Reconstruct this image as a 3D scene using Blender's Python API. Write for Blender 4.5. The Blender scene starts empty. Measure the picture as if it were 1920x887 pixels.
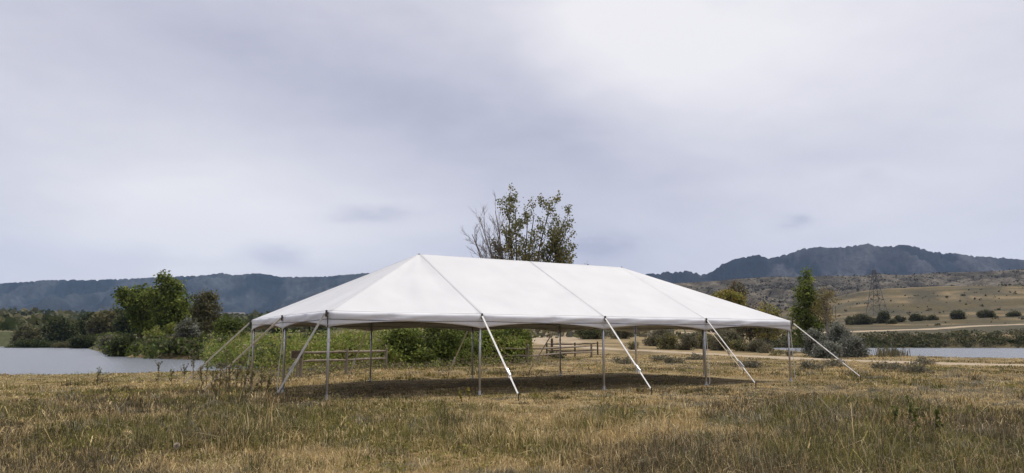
import bpy, math, random
import numpy as np
from mathutils import Vector, Matrix

# ------------------------------------------------------------------ camera, world, sun, exposure
scene = bpy.context.scene
COL = scene.collection
CAM_H = 1.592
PITCH = 0.140078
FPX = 1376.8                                  # focal length in pixels of a 1920 wide frame

cam_d = bpy.data.cameras.new('camera')
cam_d.sensor_fit = 'HORIZONTAL'; cam_d.sensor_width = 36.0
cam_d.lens = 36.0 * FPX / 1920.0
cam_d.clip_start = 0.1; cam_d.clip_end = 40000
cam = bpy.data.objects.new('camera', cam_d); COL.objects.link(cam)
cam.location = (0, 0, CAM_H); cam.rotation_euler = (math.pi / 2 + PITCH, 0, 0)
scene.camera = cam

SUN_DIR = Vector((0.36, 0.22, 1.0)).normalized()      # towards the sun, high behind thin cloud
SUN_EL = math.asin(SUN_DIR.z); SUN_AZ = math.atan2(SUN_DIR.x, SUN_DIR.y)
sun_d = bpy.data.lights.new('sun', 'SUN'); sun_d.energy = 1.5; sun_d.angle = math.radians(10)
sun_d.color = (1.0, 0.95, 0.87)
sun = bpy.data.objects.new('sun', sun_d); COL.objects.link(sun)
sun.rotation_euler = SUN_DIR.to_track_quat('Z', 'Y').to_euler(); sun.location = (0, 0, 60)

world = bpy.data.worlds.new('World'); scene.world = world; world.use_nodes = True
wn, wl = world.node_tree.nodes, world.node_tree.links
wn.clear()


def W(t, **kw):
    n = wn.new(t)
    for k, v in kw.items():
        setattr(n, k, v)
    return n


def wm(op, a, b=None, c=None):
    n = W('ShaderNodeMath', operation=op)
    for i, v in enumerate((a, b, c)):
        if v is None:
            continue
        if isinstance(v, (int, float)):
            n.inputs[i].default_value = v
        else:
            wl.new(v, n.inputs[i])
    return n.outputs[0]


tc = W('ShaderNodeTexCoord'); sep = W('ShaderNodeSeparateXYZ')
wl.new(tc.outputs['Generated'], sep.inputs[0])
sx, sy, sz = sep.outputs
zc = wm('ADD', wm('MAXIMUM', sz, 0.0), 0.30)
pu, pv = wm('DIVIDE', sx, zc), wm('DIVIDE', sy, zc)            # a flat cloud deck overhead
comb = W('ShaderNodeCombineXYZ'); wl.new(pu, comb.inputs[0]); wl.new(pv, comb.inputs[1])


def wnoise(scale, detail, rough, off, sxy=(1, 1, 1), dist=0.0, deck=True):
    mp = W('ShaderNodeMapping'); mp.inputs['Location'].default_value = off; mp.inputs['Scale'].default_value = sxy
    wl.new(comb.outputs[0] if deck else tc.outputs['Generated'], mp.inputs[0])
    n = W('ShaderNodeTexNoise'); n.inputs['Scale'].default_value = scale; n.inputs['Detail'].default_value = detail
    n.inputs['Roughness'].default_value = rough; n.inputs['Distortion'].default_value = dist
    wl.new(mp.outputs[0], n.inputs['Vector'])
    return wm('SUBTRACT', n.outputs['Fac'], 0.5)


n_big = wnoise(0.8, 3.0, 0.5, (3.1, 1.7, 0), (1, 1, 1), 0.4)
n_mid = wnoise(2.6, 5.0, 0.52, (7.3, 2.2, .6), (1, 1, 2.4), 0.35, False)
n_fine = wnoise(9.0, 6.0, 0.55, (1.3, 9.2, .2), (1, 1, 2.8), 0.3, False)
az = wm('MULTIPLY', wm('ARCTAN2', sx, sy), 57.2958)
el = wm('MULTIPLY', wm('ARCSINE', wm('MINIMUM', wm('MAXIMUM', sz, -1.0), 1.0)), 57.2958)
azw = wm('ADD', az, wm('MULTIPLY', n_mid, 14.0))
elw = wm('ADD', el, wm('MULTIPLY', n_big, 7.0))
azf = wm('ADD', az, wm('MULTIPLY', n_fine, 6.0))
elf = wm('ADD', el, wm('MULTIPLY', n_fine, 3.0))
t = wm('ADD', 0.47, wm('ADD', wm('MULTIPLY', n_big, 0.55), wm('ADD', wm('MULTIPLY', n_mid, 0.50), wm('MULTIPLY', n_fine, 0.26))))


def bank(acc, a0, e0, wa, we, tilt, amt, fine=False):          # a bank of brighter or darker cloud
    A, B = (azf, elf) if fine else (azw, elw)
    da, de = wm('SUBTRACT', A, a0), wm('SUBTRACT', B, e0)
    c, s = math.cos(math.radians(tilt)), math.sin(math.radians(tilt))
    u = wm('DIVIDE', wm('ADD', wm('MULTIPLY', da, c), wm('MULTIPLY', de, s)), wa)
    v = wm('DIVIDE', wm('SUBTRACT', wm('MULTIPLY', de, c), wm('MULTIPLY', da, s)), we)
    g = wm('EXPONENT', wm('MULTIPLY', wm('ADD', wm('MULTIPLY', u, u), wm('MULTIPLY', v, v)), -1.0))
    return wm('ADD', acc, wm('MULTIPLY', g, amt))


for b in [(13, 24, 18, 7, -10, 0.44), (-22, 9.0, 15, 4.8, -6, 0.42), (-12, 17.5, 17, 4.0, -14, -0.24),
          (10, 14.0, 14, 4.0, -10, -0.22), (24, 7.5, 16, 5, 0, 0.26), (-33, 24, 8, 5, 0, -0.12)]:
    t = bank(t, *b)
for b in [(-10.5, 9.8, 3.0, 0.6, 3, -0.34), (-17.5, 6.3, 2.6, 0.9, -4, -0.38), (6.0, 6.9, 2.4, 0.9, 0, -0.34),
          (21.5, 8.6, 0.9, 0.35, 0, -0.30), (-24, 5.8, 5, 0.5, 2, -0.12), (27, 11.5, 5, 0.6, -4, 0.10)]:
    t = bank(t, *b, fine=True)
ramp = W('ShaderNodeValToRGB'); wl.new(t, ramp.inputs[0])
e = ramp.color_ramp.elements
e[0].position = 0.10; e[0].color = (0.262, 0.262, 0.318, 1)
e[1].position = 0.90; e[1].color = (0.495, 0.480, 0.488, 1)
m_ = e.new(0.45); m_.color = (0.358, 0.352, 0.392, 1)
sky = W('ShaderNodeTexSky', sky_type='NISHITA'); sky.sun_disc = False
sky.sun_elevation = SUN_EL; sky.sun_rotation = SUN_AZ
vm = W('ShaderNodeVectorMath', operation='SCALE'); wl.new(ramp.outputs[0], vm.inputs[0]); vm.inputs['Scale'].default_value = 8.7
mix = W('ShaderNodeMix', data_type='RGBA'); mix.inputs['Factor'].default_value = 0.96       # thin overcast over the clear sky
wl.new(sky.outputs[0], mix.inputs['A']); wl.new(vm.outputs[0], mix.inputs['B'])
bg = W('ShaderNodeBackground'); bg.inputs['Strength'].default_value = 0.1
wl.new(mix.outputs['Result'], bg.inputs['Color'])
wo = W('ShaderNodeOutputWorld'); wl.new(bg.outputs[0], wo.inputs['Surface'])

vs = scene.view_settings
vs.view_transform = 'Standard'; vs.look = 'None'; vs.exposure = 1.12; vs.gamma = 1.0; vs.use_curve_mapping = False
scene.cycles.max_bounces = 6; scene.cycles.volume_bounces = 1
scene.cycles.transparent_max_bounces = 6
scene.cycles.use_denoising = True

rng = np.random.default_rng(11)
random.seed(11)

# ------------------------------------------------------------------ helpers


def at(px, d):
    """world X of the sight line through picture column px, d metres ahead"""
    return (px - 960) / FPX * d * 1.0


def zy(py, d):
    """height seen at picture row py, d metres ahead (flat-lens approximation about the horizon)"""
    return CAM_H + math.tan(PITCH + math.atan((443.5 - py) / FPX)) * d


def gd(py, z=0.0):
    """distance at which height z is seen at picture row py"""
    return (z - CAM_H) / math.tan(PITCH + math.atan((443.5 - py) / FPX))


def colattr(me, cols):
    a = me.attributes.new('col', 'FLOAT_COLOR', 'POINT')
    c = np.ones((len(me.vertices), 4), dtype=np.float32); c[:, :3] = cols
    a.data.foreach_set('color', c.ravel())


def fast(name, V, F, mat, parent=None, cols=None, smooth=False):
    V = np.asarray(V, dtype=np.float32); F = np.asarray(F, dtype=np.int32)
    me = bpy.data.meshes.new(name)
    me.vertices.add(len(V)); me.vertices.foreach_set('co', V.ravel())
    k = F.shape[1]
    me.loops.add(F.size); me.loops.foreach_set('vertex_index', F.ravel())
    me.polygons.add(len(F)); me.polygons.foreach_set('loop_start', np.arange(0, F.size, k, dtype=np.int32))
    me.polygons.foreach_set('loop_total', np.full(len(F), k, dtype=np.int32))
    if smooth:
        me.polygons.foreach_set('use_smooth', np.ones(len(F), dtype=bool))
    me.update(calc_edges=True)
    if cols is not None:
        colattr(me, cols)
    return link(name, me, mat, parent)


def link(name, me, mat, parent=None):
    o = bpy.data.objects.new(name, me); COL.objects.link(o)
    if mat and not me.materials:
        me.materials.append(mat)
    if parent is not None:
        o.parent = parent
    return o


def poly(name, V, F, mat, parent=None, smooth=False):
    me = bpy.data.meshes.new(name); me.from_pydata([tuple(map(float, v)) for v in V], [], [tuple(map(int, f)) for f in F]); me.update()
    if smooth:
        me.polygons.foreach_set('use_smooth', np.ones(len(me.polygons), dtype=bool))
    return link(name, me, mat, parent)


def empty(name, loc, label=None, cat=None, group=None, rz=0.0):
    o = bpy.data.objects.new(name, None); COL.objects.link(o); o.location = loc; o.rotation_euler = (0, 0, rz)
    o.empty_display_size = 0.2
    if label:
        tag(o, label, cat, group)
    return o


def tag(o, label=None, cat=None, group=None, kind=None):
    if label: o['label'] = label
    if cat: o['category'] = cat
    if group: o['group'] = group
    if kind: o['kind'] = kind
    return o


class MB:
    """collects simple shapes for ONE mesh"""
    def __init__(s): s.V = []; s.F = []

    def box(s, c, size, rot=None):
        b = len(s.V); hx, hy, hz = [v / 2 for v in size]
        for x in (-hx, hx):
            for y in (-hy, hy):
                for z in (-hz, hz):
                    p = Vector((x, y, z))
                    if rot is not None: p = rot @ p
                    s.V.append(tuple(p + Vector(c)))
        for f in ((0, 1, 3, 2), (4, 6, 7, 5), (0, 4, 5, 1), (2, 3, 7, 6), (0, 2, 6, 4), (1, 5, 7, 3)):
            s.F.append(tuple(i + b for i in f))
        return s

    def bar(s, p, q, w, h, up=(0, 0, 1)):
        p, q = Vector(p), Vector(q); d = q - p; L = d.length; d.normalize()
        sd = d.cross(Vector(up))
        if sd.length < 1e-4: sd = Vector((1, 0, 0))
        sd.normalize(); u = sd.cross(d)
        R = Matrix((d, sd, u)).transposed()
        return s.box((p + q) / 2, (L, w, h), R)

    def tube(s, pts, rad, n=8, cap=True):
        pts = [Vector(p) for p in pts]
        if not hasattr(rad, '__len__'): rad = [rad] * len(pts)
        b0 = len(s.V); ref = Vector((0.13, 0.97, 0.21))
        for i, p in enumerate(pts):
            d = (pts[min(i + 1, len(pts) - 1)] - pts[max(i - 1, 0)])
            d = d.normalized() if d.length > 1e-9 else Vector((0, 0, 1))
            r = ref if abs(d.dot(ref)) < 0.95 else Vector((1, 0, 0))
            a = d.cross(r).normalized(); c = d.cross(a)
            for k in range(n):
                t_ = 2 * math.pi * k / n
                s.V.append(tuple(p + (a * math.cos(t_) + c * math.sin(t_)) * rad[i]))
        for i in range(len(pts) - 1):
            for k in range(n):
                k2 = (k + 1) % n
                s.F.append((b0 + i * n + k, b0 + i * n + k2, b0 + (i + 1) * n + k2, b0 + (i + 1) * n + k))
        if cap:
            s.F.append(tuple(b0 + k for k in range(n))[::-1])
            s.F.append(tuple(b0 + (len(pts) - 1) * n + k for k in range(n)))
        return s

    def build(s, name, mat, parent=None, smooth=False):
        return poly(name, s.V, s.F, mat, parent, smooth)


_tab = np.random.default_rng(5).random((256, 256))


def vn(x, y, sc, seed=0):
    """smooth value noise, 0..1"""
    x = np.asarray(x, float) / sc + seed * 17.31 + 1000; y = np.asarray(y, float) / sc + seed * 9.77 + 1000
    xi, yi = np.floor(x).astype(int), np.floor(y).astype(int); fx, fy = x - xi, y - yi
    fx = fx * fx * (3 - 2 * fx); fy = fy * fy * (3 - 2 * fy)
    g = lambda a, b: _tab[a & 255, b & 255]
    return (g(xi, yi) * (1 - fx) + g(xi + 1, yi) * fx) * (1 - fy) + (g(xi, yi + 1) * (1 - fx) + g(xi + 1, yi + 1) * fx) * fy


def fbm(x, y, sc, seed=0, o=4, gain=0.5):
    v = 0; a = 1; tot = 0
    for i in range(o):
        v = v + a * vn(x, y, sc / 2 ** i, seed + i); tot += a; a *= gain
    return v / tot


def ss(a, b, x):
    t_ = np.clip((x - a) / (b - a), 0, 1); return t_ * t_ * (3 - 2 * t_)


# ------------------------------------------------------------------ materials


def new_mat(name):
    m = bpy.data.materials.new(name); m.use_nodes = True
    nt = m.node_tree; b = nt.nodes['Principled BSDF']
    return m, nt, b


def nd(nt, t, **kw):
    n = nt.nodes.new(t)
    for k, v in kw.items(): setattr(n, k, v)
    return n


def noisy(name, c1, c2, scale=8.0, rough=0.7, detail=5, metal=0.0, bump=0.0, stretch=(1, 1, 1), spec=0.3, bscale=None):
    m, nt, b = new_mat(name)
    t_ = nd(nt, 'ShaderNodeTexCoord'); mp = nd(nt, 'ShaderNodeMapping'); mp.inputs['Scale'].default_value = stretch
    nt.links.new(t_.outputs['Object'], mp.inputs[0])
    n = nd(nt, 'ShaderNodeTexNoise'); n.inputs['Scale'].default_value = scale; n.inputs['Detail'].default_value = detail
    nt.links.new(mp.outputs[0], n.inputs['Vector'])
    r = nd(nt, 'ShaderNodeValToRGB'); r.color_ramp.elements[0].color = (*c1, 1); r.color_ramp.elements[1].color = (*c2, 1)
    r.color_ramp.elements[0].position = 0.3; r.color_ramp.elements[1].position = 0.7
    nt.links.new(n.outputs['Fac'], r.inputs[0]); nt.links.new(r.outputs[0], b.inputs['Base Color'])
    b.inputs['Roughness'].default_value = rough; b.inputs['Metallic'].default_value = metal
    b.inputs['Specular IOR Level'].default_value = spec
    if bump:
        n2 = nd(nt, 'ShaderNodeTexNoise'); n2.inputs['Scale'].default_value = bscale or scale * 3; n2.inputs['Detail'].default_value = 4
        nt.links.new(mp.outputs[0], n2.inputs['Vector'])
        bp = nd(nt, 'ShaderNodeBump'); bp.inputs['Strength'].default_value = bump; bp.inputs['Distance'].default_value = 0.02
        nt.links.new(n2.outputs['Fac'], bp.inputs['Height']); nt.links.new(bp.outputs[0], b.inputs['Normal'])
    return m


def leafy(name, trans=0.3, rough=0.6):
    """leaf or blade colour from the per-leaf attribute, part of the light passing through"""
    m, nt, b = new_mat(name)
    a = nd(nt, 'ShaderNodeAttribute', attribute_name='col')
    nt.links.new(a.outputs['Color'], b.inputs['Base Color'])
    b.inputs['Roughness'].default_value = rough; b.inputs['Specular IOR Level'].default_value = 0.15
    tr = nd(nt, 'ShaderNodeBsdfTranslucent'); nt.links.new(a.outputs['Color'], tr.inputs['Color'])
    mx = nd(nt, 'ShaderNodeMixShader'); mx.inputs[0].default_value = trans
    nt.links.new(b.outputs[0], mx.inputs[1]); nt.links.new(tr.outputs[0], mx.inputs[2])
    nt.links.new(mx.outputs[0], nt.nodes['Material Output'].inputs['Surface'])
    return m


def terrain(name, s_big, s_fine, amt, bump, bdist, rough=0.95):
    """attribute colour broken up by two sizes of mottling and a relief"""
    m, nt, b = new_mat(name)
    a = nd(nt, 'ShaderNodeAttribute', attribute_name='col')
    t_ = nd(nt, 'ShaderNodeTexCoord')
    n1 = nd(nt, 'ShaderNodeTexNoise'); n1.inputs['Scale'].default_value = s_big; n1.inputs['Detail'].default_value = 6; n1.inputs['Roughness'].default_value = 0.62
    n2 = nd(nt, 'ShaderNodeTexNoise'); n2.inputs['Scale'].default_value = s_fine; n2.inputs['Detail'].default_value = 6; n2.inputs['Roughness'].default_value = 0.7
    for n in (n1, n2): nt.links.new(t_.outputs['Object'], n.inputs['Vector'])
    ad = nd(nt, 'ShaderNodeMath', operation='ADD'); nt.links.new(n1.outputs['Fac'], ad.inputs[0]); nt.links.new(n2.outputs['Fac'], ad.inputs[1])
    mr = nd(nt, 'ShaderNodeMapRange'); nt.links.new(ad.outputs[0], mr.inputs['Value'])
    mr.inputs['From Min'].default_value = 0.7; mr.inputs['From Max'].default_value = 1.3
    mr.inputs['To Min'].default_value = 1 - amt; mr.inputs['To Max'].default_value = 1 + amt
    ml = nd(nt, 'ShaderNodeVectorMath', operation='SCALE'); nt.links.new(a.outputs['Color'], ml.inputs[0]); nt.links.new(mr.outputs[0], ml.inputs['Scale'])
    nt.links.new(ml.outputs[0], b.inputs['Base Color'])
    bp = nd(nt, 'ShaderNodeBump'); bp.inputs['Strength'].default_value = bump; bp.inputs['Distance'].default_value = bdist
    nt.links.new(n2.outputs['Fac'], bp.inputs['Height']); nt.links.new(bp.outputs[0], b.inputs['Normal'])
    b.inputs['Roughness'].default_value = rough; b.inputs['Specular IOR Level'].default_value = 0.1
    return m


M = {}
M['ground'] = terrain('ground_soil', 0.5, 9.0, 0.45, 0.6, 0.05)
M['far'] = terrain('mountain_scrub', 0.004, 0.03, 0.55, 0.9, 14.0)
M['ridge'] = terrain('rocky_scrub', 0.03, 0.16, 0.75, 1.0, 4.0)
M['leaf'] = leafy('leaves', 0.32)
M['blade'] = leafy('grass_blades', 0.25, 0.7)
M['path'] = noisy('path_dust', (0.30, 0.235, 0.16), (0.43, 0.35, 0.25), 1.5, 0.95, 8, bump=0.4, spec=0.1)
M['vinyl'] = noisy('white_vinyl', (0.55, 0.55, 0.555), (0.60, 0.60, 0.60), 0.9, 0.5, 6, bump=0.16, spec=0.35, bscale=2.2)
M['shaded_side'] = noisy('shade_grey_underside', (0.20, 0.20, 0.20), (0.26, 0.26, 0.255), 1.2, 0.7)  # dark inner face of the roof panels: under-canopy shade put into the colour
M['valance'] = noisy('valance_vinyl', (0.66, 0.66, 0.69), (0.74, 0.74, 0.765), 1.3, 0.6, 6, bump=0.10, spec=0.25, bscale=4)
M['hem'] = noisy('dark_hem_cord', (0.13, 0.135, 0.16), (0.22, 0.225, 0.26), 3, 0.8)  # dark cord that draws the hem line
M['seam'] = noisy('seam_tape', (0.56, 0.56, 0.565), (0.62, 0.62, 0.62), 5, 0.6)
M['alu'] = noisy('dull_aluminium', (0.46, 0.46, 0.48), (0.66, 0.66, 0.68), 3, 0.42, 5, metal=0.75, spec=0.5, stretch=(1, 1, .25))
M['steel'] = noisy('dark_steel', (0.05, 0.045, 0.04), (0.12, 0.10, 0.085), 12, 0.5, metal=0.6)
M['web'] = noisy('white_webbing', (0.62, 0.60, 0.56), (0.80, 0.79, 0.76), 7, 0.8, spec=0.2)
M['web_old'] = noisy('tan_webbing', (0.60, 0.52, 0.40), (0.74, 0.67, 0.55), 7, 0.85, spec=0.2)
M['wood'] = noisy('weathered_wood', (0.16, 0.13, 0.095), (0.28, 0.235, 0.185), 4, 0.85, 7, bump=0.5, stretch=(1, 1, .3), spec=0.15)
M['wood_dark'] = noisy('dark_wood', (0.06, 0.045, 0.03), (0.13, 0.10, 0.07), 4, 0.85, 7, bump=0.5, spec=0.15)
M['bark'] = noisy('bark', (0.07, 0.055, 0.042), (0.17, 0.14, 0.11), 5, 0.9, 8, bump=0.6, stretch=(1, 1, .25), spec=0.1)
M['twig'] = noisy('bare_twig', (0.17, 0.145, 0.125), (0.30, 0.26, 0.23), 5, 0.9, 4, spec=0.1)
M['weed'] = noisy('dry_stalk', (0.10, 0.075, 0.04), (0.22, 0.17, 0.09), 9, 0.9, spec=0.1)
M['plaster'] = noisy('pale_plaster', (0.55, 0.53, 0.50), (0.72, 0.70, 0.67), 0.3, 0.8)
M['roofing'] = noisy('grey_roofing', (0.14, 0.13, 0.13), (0.24, 0.22, 0.21), 0.6, 0.9)
M['glass'] = noisy('window_glass', (0.03, 0.04, 0.05), (0.06, 0.07, 0.08), 0.6, 0.15)
M['puff'] = noisy('seed_fluff', (0.42, 0.36, 0.27), (0.62, 0.55, 0.44), 60, 0.95)
M['galv'] = noisy('galvanised_lattice', (0.09, 0.09, 0.095), (0.16, 0.16, 0.165), 0.2, 0.6, metal=0.4)


def water_mat():
    m, nt, b = new_mat('pond_water')
    b.inputs['Base Color'].default_value = (0.17, 0.185, 0.205, 1); b.inputs['Roughness'].default_value = 0.22
    b.inputs['IOR'].default_value = 1.33
    t_ = nd(nt, 'ShaderNodeTexCoord'); mp = nd(nt, 'ShaderNodeMapping'); mp.inputs['Scale'].default_value = (0.8, 1.8, 1)
    nt.links.new(t_.outputs['Object'], mp.inputs[0])
    n = nd(nt, 'ShaderNodeTexNoise'); n.inputs['Scale'].default_value = 1.4; n.inputs['Detail'].default_value = 4
    nt.links.new(mp.outputs[0], n.inputs['Vector'])
    bp = nd(nt, 'ShaderNodeBump'); bp.inputs['Strength'].default_value = 1.0; bp.inputs['Distance'].default_value = 0.25
    nt.links.new(n.outputs['Fac'], bp.inputs['Height']); nt.links.new(bp.outputs[0], b.inputs['Normal'])
    return m


M['water'] = water_mat()

# ------------------------------------------------------------------ terrain
WZ = -0.5


def wpt(px, py, z=WZ):
    d = gd(py, z); return (at(px, d), d)


POND = [wpt(-260, 704), wpt(60, 703), wpt(172, 702), wpt(300, 699), wpt(400, 697), wpt(470, 694), wpt(475, 686), wpt(440, 677),
        wpt(400, 674), wpt(330, 673), wpt(262, 669), wpt(220, 661), wpt(190, 653), wpt(168, 650), wpt(60, 649.5), wpt(-260, 650)]
LAKE = [wpt(1425, 656), wpt(1500, 664), wpt(1600, 673), wpt(1700, 678), wpt(1780, 681), wpt(2200, 690), wpt(2200, 652), wpt(1440, 652)]
PATH_C = [(46, 36), (34, 43), (27.8, 49.5), (25.8, 56), (24, 63.5), (22.3, 72), (20.5, 80), (16.5, 90), (12.5, 100), (7.5, 112), (4.5, 128), (4.5, 150), (7, 175)]
ROAD_C = [(18, 205), (32, 232), (48, 238), (66, 246), (95, 252), (140, 262), (200, 290)]


def sdist(poly_, x, y):
    """signed distance to a polygon, positive inside"""
    x = np.asarray(x, float); y = np.asarray(y, float)
    best = np.full(x.shape, 1e18); ins = np.zeros(x.shape, bool); n = len(poly_)
    for i in range(n):
        ax, ay = poly_[i]; bx, by = poly_[(i + 1) % n]
        ex, ey = bx - ax, by - ay
        t_ = np.clip(((x - ax) * ex + (y - ay) * ey) / (ex * ex + ey * ey), 0, 1)
        best = np.minimum(best, (x - ax - t_ * ex) ** 2 + (y - ay - t_ * ey) ** 2)
        c = ((ay > y) != (by > y)) & (x < (bx - ax) * (y - ay) / (by - ay + 1e-12) + ax)
        ins ^= c
    return np.where(ins, 1, -1) * np.sqrt(best)


def ldist(line, x, y):
    x = np.asarray(x, float); y = np.asarray(y, float); best = np.full(x.shape, 1e18)
    for (ax, ay), (bx, by) in zip(line[:-1], line[1:]):
        ex, ey = bx - ax, by - ay
        t_ = np.clip(((x - ax) * ex + (y - ay) * ey) / (ex * ex + ey * ey), 0, 1)
        best = np.minimum(best, (x - ax - t_ * ex) ** 2 + (y - ay - t_ * ey) ** 2)
    return np.sqrt(best)


PL = np.array([(1, 0), (21, 0), (33, -0.30), (44, -0.44), (70, -.3), (100, 0.9), (250, 2.9), (600, 9.5), (1500, 43), (3000, 85), (9500, 150)])
PC = np.array([(1, 0), (60, 0), (100, .3), (200, 2.6), (400, 8), (800, 23), (2500, 95), (9500, 150)])
PR = np.array([(1, 0), (60, 0), (208, 0.0), (232, 1.9), (300, 5), (350, 7.4), (420, 12.3), (500, 18.1), (560, 26), (640, 37), (700, 44), (760, 45), (1000, 46), (2500, 90), (9500, 150)])


def h0(x, y):
    d = np.maximum(np.hypot(x, y), 1.0); a = np.arctan2(x, y)
    px = 960 + FPX * np.tan(np.clip(a, -1.0, 1.0)); ld = np.log(d)
    zl, zc_, zr = [np.interp(ld, np.log(P[:, 0]), P[:, 1]) for P in (PL, PC, PR)]
    zr = np.where(zr > 7, 7 + (zr - 7) * (.45 + .55 * ss(1380, 1680, px)), zr)
    wl_ = 1 - ss(420, 760, px); wr_ = ss(1180, 1480, px)
    back = ss(1.9, 2.8, np.abs(a)); wl_ = wl_ * (1 - back); wr_ = wr_ * (1 - back)
    z = zl * wl_ + zr * wr_ + zc_ * (1 - wl_ - wr_)
    z = z + (fbm(x, y, 7, 3, 3) - 0.5) * 0.16 * ss(6, 20, d) + (fbm(x, y, 40, 8, 3) - 0.5) * 0.012 * np.maximum(d - 40, 0) ** 0.8
    z = z + (fbm(x, y, 130, 21, 4) - 0.5) * 7 * ss(320, 700, d)
    return z


def hh(x, y):
    x = np.asarray(x, float); y = np.asarray(y, float); d = np.hypot(x, y)
    z = h0(x, y); wd = 2.0 + 0.012 * d
    for P in (POND, LAKE):
        w = ss(-1, 1, sdist(P, x, y) / wd)
        z = z * (1 - w) + (-1.15) * w
    return z


def H(x, y): return float(hh(np.array([x]), np.array([y]))[0])


TENT_L, TENT_W = 18.29, 9.15
TENT_YAW = 0.5420237
TENT_O = np.array((-4.834, 19.411))
_c, _s = math.cos(TENT_YAW), math.sin(TENT_YAW)


def tent_xy(x, y):
    """world -> tent floor coordinates"""
    dx, dy = x - TENT_O[0], y - TENT_O[1]
    return _c * dx + _s * dy, -_s * dx + _c * dy


def build_ground():
    a1 = np.radians(np.arange(-50, 50.01, 0.36)); a2 = np.radians(np.arange(54, 306.1, 6.0))
    A = np.concatenate([a1, a2]); na = len(A)
    R = np.exp(np.linspace(math.log(1.5), math.log(8800), 380)); nr = len(R)
    RR, AA = np.meshgrid(R, A, indexing='ij'); X = RR * np.sin(AA); Y = RR * np.cos(AA)
    Z = hh(X.ravel(), Y.ravel()).reshape(X.shape)
    V = np.stack([X, Y, Z], -1).reshape(-1, 3)
    i, j = np.meshgrid(np.arange(nr - 1), np.arange(na), indexing='ij'); j2 = (j + 1) % na
    F = np.stack([i * na + j, i * na + j2, (i + 1) * na + j2, (i + 1) * na + j], -1).reshape(-1, 4)
    V = np.vstack([V, [[0, 0, 0]]]); c = len(V) - 1
    F = F[:, ::-1]
    x, y, z = V.T; d = np.hypot(x, y); px = 960 + FPX * np.tan(np.clip(np.arctan2(x, y), -1, 1))
    n1, n2, n3 = fbm(x, y, 5, 1), fbm(x, y, 60, 2), fbm(x * 0.35 + y * 0.2, y, 50, 4, 4)
    soil = np.array([0.145, 0.108, 0.056]); straw = np.array([0.28, 0.212, 0.112]); olive = np.array([0.10, 0.095, 0.04])
    w = ss(.3, .7, n1)[:, None]; col = soil * (1 - w) + straw * w
    w = ss(.5, .75, n2)[:, None]; col = col * (1 - .6 * w) + olive * .6 * w
    dv = (.85 * (1 - ss(-6.5, -1.5, x)) * (1 - ss(18, 25, y)) + .8 * ss(2.5, 7.5, x) * (1 - ss(14, 22, y)))[:, None] * (d < 40)[:, None]
    col = col * (1 - dv) + np.array([0.075, 0.062, 0.034]) * dv          # darker, weedier turf either side, plus a vignette painted into the colour
    # dry hillside on the right
    hw = (ss(1180, 1400, px) * ss(215, 235, d))[:, None]
    hill = np.array([0.095, 0.075, 0.037]); pale = np.array([0.21, 0.158, 0.087]); scrub = np.array([0.070, 0.064, 0.042])
    hc = hill * np.ones((len(V), 1)); p = ss(.50, .60, fbm(x * .30 + d * .25, d, 30, 4, 5, .6))[:, None]; hc = hc * (1 - p) + pale * p
    q = ss(.51, .58, fbm(x * .6, y, 52, 14, 5, .6))[:, None]; hc = hc * (1 - .8 * q) + scrub * .8 * q
    q = ss(.48, .60, fbm(x, y, 12, 15, 4, .65))[:, None]; hc = hc * (1 - .55 * q) + scrub * .55 * q
    for p_, d_, wp, wd_ in ((1596, 640, 34, 40), (1735, 600, 30, 60), (1500, 560, 40, 50), (1660, 500, 25, 18), (1840, 640, 40, 40)):
        q = (.85 * np.exp(-((px - p_) / wp) ** 4 - ((d - d_) / wd_) ** 4) * ss(.3, .5, fbm(x, y, 22, 16, 4)))[:, None]; hc = hc * (1 - q) + scrub * .8 * q
    col = col * (1 - hw) + hc * hw
    # green scrubland beyond the pond, sandy lot beyond the fence
    lw = ((1 - ss(500, 900, px)) * ss(90, 220, d))[:, None]
    col = col * (1 - lw) + (np.array([0.07, 0.075, 0.036]) * (1 - p) + np.array([0.13, 0.115, 0.06]) * p) * lw
    sw = np.exp(-((px - 1030) / 75) ** 4) * ss(112, 122, d) * (1 - ss(190, 230, d)) * ss(.25, .5, fbm(x, y, 14, 6, 3))
    col = col * (1 - sw[:, None]) + np.array([0.34, 0.27, 0.18]) * sw[:, None]
    o = fast('ground', V, F, M['ground'], cols=col, smooth=True)
    tag(o, 'dry grassland sloping gently to the ponds and hills', None, kind='structure')
    tri = fast('ground_patch', np.vstack([V[:na], [[0, 0, 0]]]), np.stack([np.arange(na), (np.arange(na) + 1) % na, np.full(na, na)], -1)[:, ::-1], M['ground'], cols=np.tile(soil, (na + 1, 1)))
    tag(tri, 'bare soil patch under the viewpoint', None, kind='structure'); tri.parent = o


build_ground()


def water(name, P, label):
    V = [(x, y, WZ) for x, y in P]
    o = poly(name, V, [tuple(range(len(V)))], M['water']); tag(o, label, kind='structure'); return o


def grow(P, m):
    c = np.mean(P, 0); out = []
    n = len(P)
    for i in range(n):
        a, b, e_ = np.array(P[i - 1]), np.array(P[i]), np.array(P[(i + 1) % n])
        t1 = (b - a) / np.linalg.norm(b - a); t2 = (e_ - b) / np.linalg.norm(e_ - b); tt = t1 + t2; tt /= np.linalg.norm(tt)
        out.append(tuple(b + np.array([tt[1], -tt[0]]) * m))
    return out


water('pond_water', grow(POND, 1.5), 'grey blue pond beyond the weedy bank')
water('lake_water', grow(LAKE, 1.5), 'pale lake beyond the dirt path')


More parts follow.
